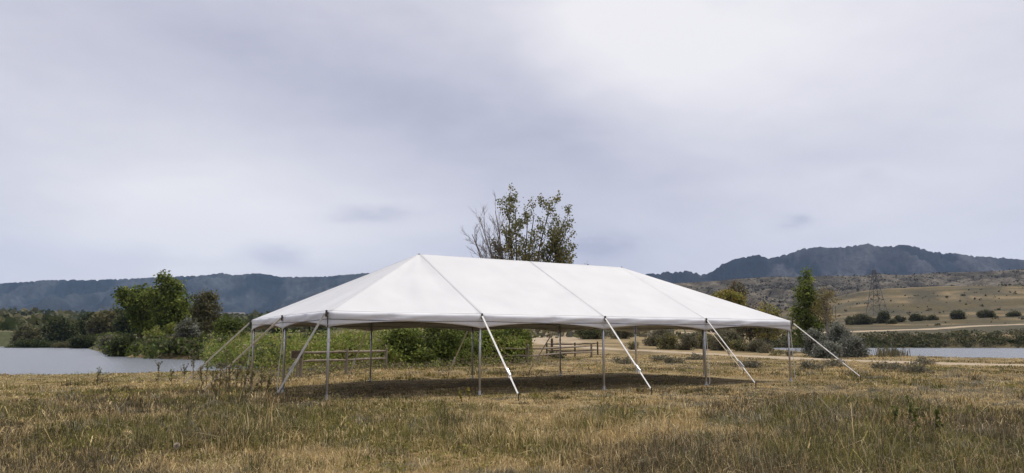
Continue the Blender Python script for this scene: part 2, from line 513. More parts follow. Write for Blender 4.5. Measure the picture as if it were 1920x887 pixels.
def strip(name, line, w, label, lift=0.03):
    pts = []
    for (a, b) in zip(line[:-1], line[1:]):
        a, b = np.array(a, float), np.array(b, float); n = max(2, int(np.linalg.norm(b - a) / 1.2))
        for k in range(n): pts.append(a + (b - a) * k / n)
    pts.append(np.array(line[-1], float)); pts = np.array(pts)
    for _ in range(30): pts[1:-1] = pts[1:-1] * .5 + (pts[:-2] + pts[2:]) * .25
    T = np.gradient(pts, axis=0); T /= np.linalg.norm(T, axis=1)[:, None]; N = np.stack([T[:, 1], -T[:, 0]], -1)
    nw = 7; V = []
    for k in range(nw):
        u = k / (nw - 1) * 2 - 1
        wob = (vn(pts[:, 0], pts[:, 1], 3, 30 + (u > 0)) - .5) * 0.9 * abs(u)
        q = pts + N * (u * w / 2 + wob)[:, None]
        z = hh(q[:, 0], q[:, 1]) + lift * (1 - abs(u) ** 4 * 1.6)
        V.append(np.column_stack([q, z]))
    V = np.array(V).transpose(1, 0, 2).reshape(-1, 3); n = len(pts); F = []
    for i in range(n - 1):
        for k in range(nw - 1):
            F.append((i * nw + k, i * nw + k + 1, (i + 1) * nw + k + 1, (i + 1) * nw + k))
    o = fast(name, V, np.array(F), M['path'], smooth=True); tag(o, label, kind='structure')


strip('dirt_path', PATH_C, 4.2, 'pale dirt path curving behind the tent', 0.06)
strip('far_road', ROAD_C, 6.0, 'pale dirt road at the foot of the hillside', 0.25)


def mountain(name, crest, d0, d1, d2, mat, c1, c2, label, nz=(600, 70, 1.0), npx=620, nd_=90, seed=0, foot=0.0):
    """ridge whose skyline passes the given heights; slopes cut by gullies"""
    cp = np.array(crest, float); p0, p1 = cp[0, 0], cp[-1, 0]
    PX = np.linspace(p0, p1, npx); D = np.concatenate([np.linspace(d0, d1, nd_), np.linspace(d1, d2, 14)[1:]])
    PP, DD = np.meshgrid(PX, D, indexing='ij')
    X = (PP - 960) / FPX * DD; Y = DD
    tn = np.array([zy(v, 1.0) - CAM_H for v in np.interp(PX, cp[:, 0], cp[:, 1])])      # slope of the sight line to the skyline
    zc_ = tn * d1 + CAM_H
    t_ = np.clip((DD - d0) / (d1 - d0), 0, 1)
    base = np.minimum(hh(X.ravel(), Y.ravel()).reshape(X.shape), zc_[:, None] * 0.98) - foot
    s_, amp, pw = nz
    g = 1 - np.abs(2 * fbm(X, Y * 0.45, s_, 40 + seed, 5, 0.55) - 1)
    g2 = 1 - np.abs(2 * fbm(X, Y * 0.5, s_ * .25, 50 + seed, 4, 0.55) - 1)
    g3 = 1 - np.abs(2 * fbm(X + .25 * Y, Y * .22, s_ * .42, 80 + seed, 4, 0.5) - 1)
    prof = t_ ** pw
    Z = base * (1 - prof) + zc_[:, None] * prof
    env = np.clip(3 * t_, 0, 1) * (1 - t_ ** 3) ** .6
    Z = Z - ((1 - g) ** .8 * amp * 1.5 + (1 - g2) * amp * .4 + (1 - g3) * amp * .75) * env
    Z = Z + (vn(X, Y, s_ * .016, 60 + seed) - .5) * amp * .07 * ss(.6, 1, t_)
    Z = np.minimum(Z, np.maximum(CAM_H + tn[:, None] * DD * .992, base + 1))
    Z = Z + (vn(X, Y, s_ * .016, 62 + seed) ** 2 - .2) * amp * .026 * ss(.3, 1, t_)
    back = DD > d1; tb = (DD - d1) / (d2 - d1); Z = np.where(back, zc_[:, None] * (1 - tb) + (vn(X, Y, s_ * .016, 60 + seed) - .5) * amp * .07 - tb * 5, Z)
    n1, n2_ = len(PX), len(D); V = np.stack([X, Y, Z], -1).reshape(-1, 3)
    i, j = np.meshgrid(np.arange(n1 - 1), np.arange(n2_ - 1), indexing='ij')
    F = np.stack([i * n2_ + j, (i + 1) * n2_ + j, (i + 1) * n2_ + j + 1, i * n2_ + j + 1], -1).reshape(-1, 4)
    w = np.clip(ss(.46, .62, fbm(X, Y, s_ * .22, 70 + seed, 5, .62)) * .75 + ss(.8, 1, g) * .35 + ss(.82, 1, g2) * .2 + ss(.70, .98, g3) * .6 - .30, 0, 1).reshape(-1, 1)  # paler spurs, darker gullies: slope shading painted into the colour
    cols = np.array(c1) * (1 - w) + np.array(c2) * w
    o = fast(name, V, F, mat, cols=cols, smooth=True); tag(o, label, kind='structure'); return o


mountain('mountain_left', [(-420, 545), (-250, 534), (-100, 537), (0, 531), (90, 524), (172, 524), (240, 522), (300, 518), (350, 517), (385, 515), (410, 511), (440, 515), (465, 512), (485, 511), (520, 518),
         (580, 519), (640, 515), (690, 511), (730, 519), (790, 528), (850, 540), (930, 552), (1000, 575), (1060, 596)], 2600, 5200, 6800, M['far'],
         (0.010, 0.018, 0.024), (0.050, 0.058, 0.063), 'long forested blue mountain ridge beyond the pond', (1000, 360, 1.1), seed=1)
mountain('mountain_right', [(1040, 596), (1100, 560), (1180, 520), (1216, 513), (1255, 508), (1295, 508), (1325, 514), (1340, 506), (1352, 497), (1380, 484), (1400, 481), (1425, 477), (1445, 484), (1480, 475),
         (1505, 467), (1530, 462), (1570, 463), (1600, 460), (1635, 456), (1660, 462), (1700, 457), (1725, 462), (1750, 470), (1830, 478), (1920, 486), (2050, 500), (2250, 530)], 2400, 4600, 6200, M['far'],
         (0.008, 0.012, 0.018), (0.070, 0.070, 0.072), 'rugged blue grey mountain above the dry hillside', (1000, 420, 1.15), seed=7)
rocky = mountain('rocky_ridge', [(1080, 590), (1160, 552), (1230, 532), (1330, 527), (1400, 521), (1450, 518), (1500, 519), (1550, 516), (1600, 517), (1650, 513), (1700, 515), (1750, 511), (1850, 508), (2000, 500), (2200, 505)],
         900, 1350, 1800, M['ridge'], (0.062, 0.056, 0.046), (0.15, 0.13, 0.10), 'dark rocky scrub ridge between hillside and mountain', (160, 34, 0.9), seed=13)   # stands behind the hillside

# ------------------------------------------------------------------ tent
LOC0 = (TENT_O[0], TENT_O[1], 0.0)
tent = empty('frame_tent', LOC0, 'long white hip-roofed frame tent on metal poles in the field', 'tent', rz=TENT_YAW)
EH, RH, L_, W_ = 2.34, 4.585, TENT_L, TENT_W
q4 = L_ / 4
RA, RB, RM = (q4, W_ / 2, RH), (L_ / 2, W_ / 2, RH), (3 * q4, W_ / 2, RH)
tinv = lambda x, y: (TENT_O[0] + _c * x - _s * y, TENT_O[1] + _s * x + _c * y)


def panel(c00, c10, c11, c01, n=30, sag=0.06, seed=0):
    """fabric between four corners (two may coincide) with a little slack; 00-10 is the eave"""
    P = [np.array(c, float) for c in (c00, c10, c11, c01)]
    N = np.cross(P[1] - P[0], P[3] - P[0]); N /= np.linalg.norm(N)
    if N[2] < 0: N = -N
    V = []
    for j in range(n + 1):
        for i in range(n + 1):
            u, v = i / n, j / n
            p = (P[0] * (1 - u) + P[1] * u) * (1 - v) + (P[3] * (1 - u) + P[2] * u) * v
            k = math.sin(math.pi * u) ** .8 * math.sin(math.pi * v) ** .8 + .35 * math.sin(math.pi * u) * (1 - v) ** 3 * v * 6
            wr = 0.020 * math.sin(9 * u + 5 * v + seed) * k + 0.010 * math.sin(31 * (u + .25 * v) + seed) * k * (1 - v) ** 2 + 0.008 * math.sin(26 * math.atan2(v + .02, u + .02) + seed) * math.exp(-3.5 * math.hypot(u, v)) * min(1, 8 * v) * min(1, 8 * u) + 0.008 * math.sin(26 * math.atan2(v + .02, 1.02 - u) + seed) * math.exp(-3.5 * math.hypot(1 - u, v)) * min(1, 8 * v) * min(1, 8 * (1 - u)) + 0.010 * math.sin(17 * u - 7 * v + seed * 2.1) * k * (1 - v)
            p = p - N * (sag * k) + N * wr
            V.append(p)
    F = [(j * (n + 1) + i, j * (n + 1) + i + 1, (j + 1) * (n + 1) + i + 1, (j + 1) * (n + 1) + i) for j in range(n) for i in range(n)]
    return V, F


def solid(o, th, shaded_side=False):
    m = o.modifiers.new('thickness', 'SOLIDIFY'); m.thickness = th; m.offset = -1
    if shaded_side:
        o.data.materials.append(M['shaded_side']); m.material_offset = 1
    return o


def ev(i, y): return (q4 * i, y, EH)


pan = [(ev(0, 0), ev(1, 0), RA, RA), (ev(1, 0), ev(2, 0), RB, RA), (ev(2, 0), ev(3, 0), RM, RB), (ev(3, 0), ev(4, 0), RM, RM),
       (ev(4, W_), ev(3, W_), RM, RM), (ev(3, W_), ev(2, W_), RB, RM), (ev(2, W_), ev(1, W_), RA, RB), (ev(1, W_), ev(0, W_), RA, RA),
       ((0, W_, EH), (0, W_ / 2, EH), RA, RA), ((0, W_ / 2, EH), (0, 0, EH), RA, RA),
       ((L_, 0, EH), (L_, W_ / 2, EH), RM, RM), ((L_, W_ / 2, EH), (L_, W_, EH), RM, RM)]
for k, cs in enumerate(pan):
    V, F = panel(*cs, seed=k * 1.7)
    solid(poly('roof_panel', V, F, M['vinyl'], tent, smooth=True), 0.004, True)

# seams lie on the panel joints: a raised welt with lacing tabs
OUT = {'f': (0, -1, 0), 'b': (0, 1, 0), 'l': (-1, 0, 0), 'r': (1, 0, 0)}
for a, b in [(ev(1, 0), RA), (ev(2, 0), RB), (ev(3, 0), RM), (ev(1, W_), RA), (ev(2, W_), RB), (ev(3, W_), RM),
             ((0, W_ / 2, EH), RA), ((L_, W_ / 2, EH), RM), (ev(0, 0), RA), (ev(4, 0), RM), (ev(0, W_), RA), (ev(4, W_), RM), (RA, RB), (RB, RM)]:
    a, b = Vector(a), Vector(b); hip = (abs(a.x - b.x) > .1 and abs(a.y - b.y) > .1) or a.z > 3
    mb = MB(); n = 16; pts = []
    for i in range(n + 1):
        p = a.lerp(b, i / n); pts.append(p + Vector((0, 0, (-.006 if hip else -0.003) + 0.002 * math.sin(i * 2.3))))
    mb.tube(pts, 0.008 if hip else 0.006, 6)
    mb.build('roof_seam', M['vinyl'] if hip else M['seam'], tent, smooth=True)


def valance(p, q, out, seed):
    """fabric band over the eave rail, hem and arched skirt from pole p to pole q"""
    p, q, out = Vector(p), Vector(q), Vector(out); n = 28
    prof = [(0.0, 0.0), (0.045, -0.015), (0.062, -0.07), (0.06, -0.13), (0.052, -0.185), (0.045, -0.20), (0.045, -0.24), None]
    V = []; hem = []
    for i in range(n + 1):
        u = i / n; b = p.lerp(q, u)
        arch = math.sin(math.pi * u) ** 0.75; end = abs(2 * u - 1) ** 6
        low = -(0.41 - 0.17 * arch)
        for r, pr in enumerate(prof):
            if pr is None: o_, z_ = 0.04 + 0.012 * math.sin(7 * u + seed), low
            else:
                o_, z_ = pr; z_ = z_ if r < 2 else z_ + 0.025 * (1 - end) * (-math.sin(math.pi * u)) * (1 if r in (4, 5) else .5)
                if r == 6: z_ = -0.5 * 0.225 + 0.5 * low
                o_ += (0.014 * math.sin(23 * u + seed + r * .9) + 0.014 * math.sin(9 * u * (1 + .2 * r) + seed * 2) + 0.006 * math.sin(61 * u + seed * 3)) * (1 - end) if r in (2, 3, 4) else 0
            v = b + out * (o_ * (1 - .5 * end)) + Vector((0, 0, z_)); V.append(v)
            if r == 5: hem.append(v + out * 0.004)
    k = len(prof)
    F = [(i * k + r, (i + 1) * k + r, (i + 1) * k + r + 1, i * k + r + 1) for i in range(n) for r in range(k - 1)]
    o = solid(poly('valance', V, F, M['valance'], tent, smooth=True), 0.004)
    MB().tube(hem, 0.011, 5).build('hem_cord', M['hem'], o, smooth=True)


side_pts = []
for i in range(4):
    valance(ev(i, 0), ev(i + 1, 0), OUT['f'], i * 2.1); valance(ev(i + 1, W_), ev(i, W_), OUT['b'], i * 1.3 + 9)
for j in range(2):
    valance((0, W_ - j * W_ / 2, EH), (0, W_ / 2 - j * W_ / 2, EH), OUT['l'], 20 + j); valance((L_, j * W_ / 2, EH), (L_, (j + 1) * W_ / 2, EH), OUT['r'], 30 + j)

poles = [(q4 * i, 0.0) for i in range(5)] + [(q4 * i, W_) for i in range(5)] + [(0, W_ / 2), (L_, W_ / 2)]
for x, y in poles:
    gx, gy = tinv(x, y); gz = H(gx, gy)
    ix = x + (0.05 if x < .1 else -.05 if x > L_ - .1 else 0); iy = y + (0.05 if y < .1 else -.05 if y > W_ - .1 else 0)
    pl = MB().tube([(ix, iy, gz + .012), (ix, iy, 1.25), (ix, iy, EH - 0.03)], 0.036, 12).build('pole', M['alu'], tent, smooth=False)
    for p_ in pl.data.polygons: p_.use_smooth = len(p_.vertices) == 4
    MB().box((ix, iy, gz + .01), (0.16, 0.16, 0.016)).tube([(ix, iy, gz + .01), (ix, iy, gz + .12)], 0.043, 12).build('base_plate', M['alu'], pl)
    MB().tube([(ix, iy, 1.55), (ix, iy, 1.63)], 0.043, 12).build('sleeve', M['seam'], pl)
    ox, oy = (x - ix) * 1.6 / .05 * .05, (y - iy) * 1.6
    MB().box((x + ox * .9, y + oy * .9, EH - .01), (0.045, 0.045, 0.08)).box((x + ox * 1.0, y + oy * 1.0, EH - .10), (0.045, 0.045, 0.09)).build('lacing_buckle', M['steel'], tent)

mb = lambda: MB()
for a, b in [((0, 0), (L_, 0)), ((0, W_), (L_, W_)), ((0, 0), (0, W_)), ((L_, 0), (L_, W_))]:
    s_ = lambda v: (v[0] + (.05 if v[0] < .1 else -.05), v[1] + (.05 if v[1] < .1 else -.05), EH - .06)
    MB().tube([s_(a), s_(b)], 0.03, 8).build('eave_rail', M['alu'], tent)
for a, b in [(ev(1, 0), RA), (ev(2, 0), RB), (ev(3, 0), RM), (ev(1, W_), RA), (ev(2, W_), RB), (ev(3, W_), RM), (ev(0, 0), RA), (ev(0, W_), RA), (ev(4, 0), RM), (ev(4, W_), RM),
             ((0, W_ / 2, EH), RA), ((L_, W_ / 2, EH), RM)]:
    MB().tube([Vector(a) - Vector((0, 0, .10)), Vector(b) - Vector((0, 0, .10))], 0.03, 8).build('rafter', M['alu'], tent)
MB().tube([Vector(RA) - Vector((0, 0, .11)), Vector(RM) - Vector((0, 0, .11))], 0.03, 8).build('ridge_pole', M['alu'], tent)
for r_ in (RA, RM):
    MB().tube([Vector(r_) + Vector((0, 0, -.05)), Vector(r_) + Vector((0, 0, .022))], [0.05, 0.02], 10).build('ridge_cap', M['steel'], tent)

# straps down to stakes (tent coordinates of the stakes)
guys = [((0, 0), (-1.03, 0.84), 'front corner pole nearest the pond', 'web', .66), ((q4, 0), (4.47, -2.27), 'second pole along the front of the tent', 'web', .73),
        ((2 * q4, 0), (9.02, -2.34), 'middle pole along the front of the tent', 'web', .72), ((3 * q4, 0), (13.97, -1.93), 'fourth pole along the front of the tent', 'web', .70),
        ((L_, 0), (21.2, -0.9), 'front corner pole nearest the lake', 'web', .70), ((0, W_ / 2), (-2.12, 5.68), 'middle pole at the pond end', 'web_old', .70),
        ((0, W_), (-1.75, 12.9), 'rear corner pole nearest the pond', 'web', .74), ((q4, W_), (4.1, 10.3), 'second pole along the back of the tent', 'web_old', .70),
        ((2 * q4, W_), (8.75, 10.6), 'middle pole along the back of the tent', 'web_old', .72), ((3 * q4, W_), (12.91, 10.5), 'fourth pole along the back of the tent', 'web_old', .70),
        ((L_, W_), (20.2, 11.3), 'rear corner pole nearest the lake', 'web_old', .70), ((L_, W_ / 2), (20.6, 4.5), 'middle pole at the lake end', 'web_old', .60)]
for (ax, ay), (bx, by), where, mt, fr in guys:
    wx, wy = tinv(bx, by); gz = H(wx, wy)
    d2 = Vector((bx - ax, by - ay, 0)).normalized()
    A = Vector((ax, ay, EH - .06)) + d2 * 0.10; B = Vector((bx, by, gz + .16)); m_ = A.lerp(B, fr); m2 = A.lerp(B, fr + .10)
    side = d2.cross(Vector((0, 0, 1)))
    nv = side.cross(B - A).normalized(); tw = (nv * .55 + side * .83) if abs(d2.x) > .5 or ay > 1 else nv
    g = MB().bar(A, m2, 0.055, 0.014, up=tw).bar(m2, B, 0.046, 0.012, up=tw).build('guy_strap', M[mt], tent)
    up = (B - A).cross(side).normalized()
    if up.z < 0: up = -up
    MB().bar(m_ - (B - A).normalized() * .10 + up * .02, m_ + (B - A).normalized() * .10 + up * .02, 0.06, 0.035).bar(m_ + up * .03, m_ + (B - A).normalized() * .15 + up * .05, 0.045, 0.012).build('ratchet', M['alu'], g)
    MB().bar(m_ + up * -.02, m_ + (B - A).normalized() * .14 + up * -.05 - Vector((0, 0, .03)), 0.03, 0.006).build('loose_end', M['web'], g)
    MB().tube([A + Vector((-.10 * d2.x, -.10 * d2.y, .05)), A], 0.016, 6).build('tie_loop', M['web'], g)
    st = MB().tube([(0, 0, -.25), (.012, 0, .17)], [0.012, 0.016], 8).tube([(.012, 0, .165), (.013, 0, .195)], 0.03, 8)
    o = st.build('tent_stake', M['steel']); o.location = (wx, wy, gz); tag(o, 'dark iron stake holding the strap of the ' + where, 'stake', 'iron stakes around the tent')
# slack straps that hang down beside some poles
for x, y in [(0, W_ / 2), (0, W_), (3 * q4, 0), (L_, 0)]:
    sx_, sy_ = (-.10 if x < 1 else .06), (.04 if y > .1 else -.05)
    gx, gy = tinv(x, y); gz = H(gx, gy)
    pts = [(x + sx_ * .3, y + sy_ * .3, 2.0), (x + sx_ * .5, y + sy_ * .8, 1.3), (x + sx_, y + sy_ * 1.1, .6), (x + sx_ * 1.1, y + sy_ * 1.4, gz + .12), (x + sx_ * .5, y + sy_ * 1.2, gz + .05)]
    m = MB()
    for a, b in zip(pts[:-1], pts[1:]): m.bar(a, b, 0.022, 0.008, up=(0, 1, .1))
    m.build('hanging_strap', M['web'], tent)

# ------------------------------------------------------------------ split rail fences


def fence(name, label, posts, rails, group='split rail fences behind the tent', mat='wood', ph=1.15, rzs=(0.98, 0.52), level=False):
    x0, y0 = posts[0]; root = empty(name, (x0, y0, 0), label, 'fence', group); tops = []
    for k, (x, y) in enumerate(posts):
        z = 0.0 if level else H(x, y); w = 0.15 + .02 * random.random(); hgt = ph + random.uniform(-.05, .06); lean = random.uniform(-.02, .02)
        m = MB().tube([(x - x0, y - y0, H(x, y) - .3), (x - x0 + lean, y - y0, z + hgt - .03), (x - x0 + lean, y - y0, z + hgt)], [w * .52, w * .5, w * .40], 7)
        m.build('post', M[mat], root); tops.append((x - x0, y - y0, z))
    for a, b in zip(tops[:-1], tops[1:]):
        for rz in rails or rzs:
            n = 5; pts = []
            for i in range(n + 1):
                u = -.02 + 1.04 * i / n
                pts.append((a[0] + (b[0] - a[0]) * u, a[1] + (b[1] - a[1]) * u, a[2] + (b[2] - a[2]) * u + rz + random.uniform(-.02, .02)))
            MB().tube(pts, [.04, .068, .072, .07, .068, .04], 6).build('rail', M[mat], root, smooth=True)
    return root


fence('rail_fence', 'two-rail wooden fence with a small sign at its end', [(-10.1, 35.6), (-8.5, 38.2), (-7.05, 41.6)], None, level=True, rzs=(1.0, .58))
fence('rail_fence', 'weathered two-rail wooden fence beside the large leafy bush', [(-1.3, 50.4), (1.05, 49.6), (6.9, 64.5)], None, ph=1.22)
fence('rail_fence', 'dark two-rail fence section farther back at the path', [(3.2, 68.5), (5.75, 67.8), (8.2, 71)], None, mat='wood_dark', ph=1.25, rzs=(1.12, .5))
zz = H(-10.15, 35.15)
sg = empty('trail_sign', (-10.15, 35.15, zz + .12), 'small brown framed wooden sign at the fence end', 'sign')
MB().tube([(0, 0.06, -.4), (0, .06, .9)], .05, 7).build('post', M['wood'], sg)
MB().box((0, 0, .99), (.52, .05, .34)).build('board', M['wood_dark'], sg)
fr = MB()
for c_, s2 in (((0, -.03, 1.17), (.58, .03, .035)), ((0, -.03, .81), (.58, .03, .035)), ((-.275, -.03, .99), (.035, .03, .325)), ((.275, -.03, .99), (.035, .03, .325))): fr.box(c_, s2)
fr.build('frame', M['wood'], sg)
z_ = H(1.25, 56)
o = MB().tube([(0, 0, -.3), (.02, 0, 1.6), (.05, 0, 2.35), (.03, .02, 2.45)], [.28, .25, .24, .17], 9).build('wooden_post', M['wood'], smooth=False)
o.location = (1.25, 56, z_); tag(o, 'thick tall weathered wooden post at the edge of the leafy bush', 'post')
o = MB().tube([(0, 0, -.2), (0, 0, 1.5), (0, 0, 1.58)], [.12, .12, .07], 8).tube([(0, 0, 1.18), (0, 0, 1.22)], .135, 8).build('bollard', M['wood_dark'])
o.location = (3.9, 72.5, H(3.9, 72.5)); tag(o, 'slim dark bollard standing behind the far dark fence', 'bollard')

# ------------------------------------------------------------------ plants


def unit(n):
    v = rng.normal(size=(n, 3)); return v / np.linalg.norm(v, axis=1)[:, None]


def leaf_quads(C, size, up=0.35, long=1.5):  # size: number or one per leaf
    """one pointed four-cornered leaf per centre, each turned its own way and folded a little"""
    n = len(C); N = unit(n); N[:, 2] += up; N /= np.linalg.norm(N, axis=1)[:, None]
    T = np.cross(N, unit(n)); T /= np.linalg.norm(T, axis=1)[:, None]; B = np.cross(N, T)
    s = (size * rng.uniform(.65, 1.3, n))[:, None]
    V = np.stack([C - T * s * long * .5, C - B * s * .5 + N * s * .08, C + T * s * long * .5 - N * s * .1, C + B * s * .5 + N * s * .08], 1).reshape(-1, 3)
    F = np.arange(4 * n).reshape(n, 4)
    return V, F


def palette(n, cols, jit=.18):
    cols = np.array(cols); k = rng.integers(0, len(cols), n); c = cols[k] * rng.uniform(1 - jit, 1 + jit, (n, 1)); return c


def crown_mesh(name, lobes, n_cl, per, leaf, spread, cols, parent, up=.35, shell=.45, long=1.5, jit=.18):
    Ls = np.array([(*c, *r) for c, r in lobes], float); vol = Ls[:, 3] * Ls[:, 4] * Ls[:, 5]; vol = vol ** .8
    k = rng.choice(len(Ls), n_cl, p=vol / vol.sum()); u = unit(n_cl); rr = shell + (1.06 - shell) * rng.random(n_cl) ** .6
    C = Ls[k, :3] + u * Ls[k, 3:] * rr[:, None]
    cc = palette(n_cl, cols, .25)
    P = np.repeat(C, per, 0) + rng.normal(size=(n_cl * per, 3)) * spread * np.array([1, 1, .75])
    col = np.repeat(cc, per, 0) * rng.uniform(1 - jit, 1 + jit, (n_cl * per, 1))
    V, F = leaf_quads(P, leaf, up, long)
    return fast(name, V, F, M['leaf'], parent, np.repeat(col, 4, 0)), C


def limbs(name, base_r, trunk_pts, targets, parent, mat, n_sub=None):
    """tapered trunk and one bent limb to each target"""
    m = MB(); T = [Vector(p) for p in trunk_pts]; n = len(T)
    m.tube(T, [base_r * (1.15 - .75 * i / (n - 1)) for i in range(n)], 8)
    for tg in targets:
        tg = Vector(tg); k = min(n - 1, max(1, int(n * (.35 + .6 * random.random())))); s = T[k - 1].lerp(T[k], random.random())
        mid = s.lerp(tg, .5) + Vector((random.uniform(-.1, .1), random.uniform(-.1, .1), -.08)) * (tg - s).length
        r = base_r * (.6 - .3 * k / n)
        m.tube([s, s.lerp(mid, .6), mid, mid.lerp(tg, .55), tg], [r, r * .75, r * .6, r * .4, r * .12], 5)
    return m.build(name, M[mat], parent, smooth=True)


GRN = [(0.112, 0.145, 0.030), (0.082, 0.112, 0.026), (0.15, 0.18, 0.04), (0.058, 0.08, 0.023)]
DKG = [(0.055, 0.070, 0.024), (0.075, 0.088, 0.030), (0.04, 0.052, 0.02)]
LTG = [(0.205, 0.25, 0.048), (0.25, 0.275, 0.065), (0.155, 0.20, 0.038), (0.30, 0.27, 0.10)]
YEL = [(0.25, 0.235, 0.05), (0.31, 0.265, 0.06), (0.18, 0.19, 0.045), (0.35, 0.27, 0.08)]
OLV = [(0.13, 0.125, 0.058), (0.10, 0.10, 0.05), (0.17, 0.15, 0.07)]
SIL = [(0.21, 0.215, 0.175), (0.16, 0.165, 0.13), (0.28, 0.28, 0.235), (0.11, 0.115, 0.085)]
SAG = [(0.20, 0.175, 0.12), (0.14, 0.125, 0.085), (0.25, 0.215, 0.15), (0.17, 0.165, 0.11)]
BRN = [(0.16, 0.12, 0.07), (0.12, 0.09, 0.05), (0.20, 0.155, 0.09)]


def plant(name, label, cat, group, x, y, lobes, n_cl, per, leaf, spread, cols, base_r, trunk_h, mat='bark', **kw):
    z = H(x, y) - .03
    root = empty(name, (x, y, z), label, cat, group)
    cr, C = crown_mesh('crown', lobes, n_cl, per, leaf, spread, cols, root, **kw)
    tr = [(0, 0, -.2)]; nt_ = 6; jx, jy = random.uniform(-.04, .04), random.uniform(-.04, .04)
    for i in range(1, nt_ + 1): tr.append((jx * trunk_h * math.sin(i * 1.1), jy * trunk_h * math.sin(i * .9), trunk_h * i / nt_))
    idx = rng.choice(len(C), min(len(C), max(6, len(lobes) * 5)), replace=False)
    limbs('trunk', base_r, tr, [tuple(C[i]) for i in idx], root, mat)
    return root


def bush(name, label, cat, group, x, y, w, hgt, cols, dens=1.0, leaf=None, depth=None, rough=.35, stems=True, up=.35):
    """shrub of uneven lobes w metres wide and hgt tall"""
    dp = depth or w * .8; lobes = []; n = max(4, int(5 + w)) if dens < 2 else int(10 + 3 * w)
    for i in range(n):
        r = random.uniform(.26, .42) if dens < 2 else random.uniform(.15, .32); fx = random.uniform(-1, 1) * (1 - r); fy = random.uniform(-1, 1) * (1 - r)
        topz = (1 - .45 * (fx * fx)) * (random.uniform(.72, 1.0) if dens < 2 else random.uniform(.5, 1.12))
        rz = r * hgt * .8; cz = max(rz * .8, topz * hgt - rz)
        lobes.append(((fx * w / 2, fy * dp / 2, cz), (r * w * .55, r * dp * .6, rz)))
    for i in range(max(3, int(w))):
        fx = random.uniform(-.75, .75); lobes.append(((fx * w / 2, random.uniform(-.5, .3) * dp / 2, hgt * .16), (w * .2, dp * .25, hgt * .22)))
    area = w * hgt; n_cl = int(max(26, 40 * area * dens)); per = 13
    lf = leaf or max(.07, .045 * math.sqrt(area))
    z = H(x, y) - .03
    root = empty(name, (x, y, z), label, cat, group)
    cr, C = crown_mesh('crown', lobes, n_cl, per, lf, lf * (1.5 if dens < 2 else 1.9), cols, root, shell=rough, up=up)
    m = MB(); r0 = .02 + .012 * hgt
    for i in rng.choice(len(C), min(len(C), 9), replace=False):
        t_ = Vector(C[i]); b = Vector((t_.x * .15, t_.y * .15, -.15)); md = b.lerp(t_, .5) + Vector((t_.x * -.1, t_.y * -.1, .1 * hgt))
        m.tube([b, md, t_], [r0, r0 * .6, r0 * .2], 4)
    m.build('stems', M['bark'], root, smooth=True)
    return root


# --- half bare cottonwood behind the tent


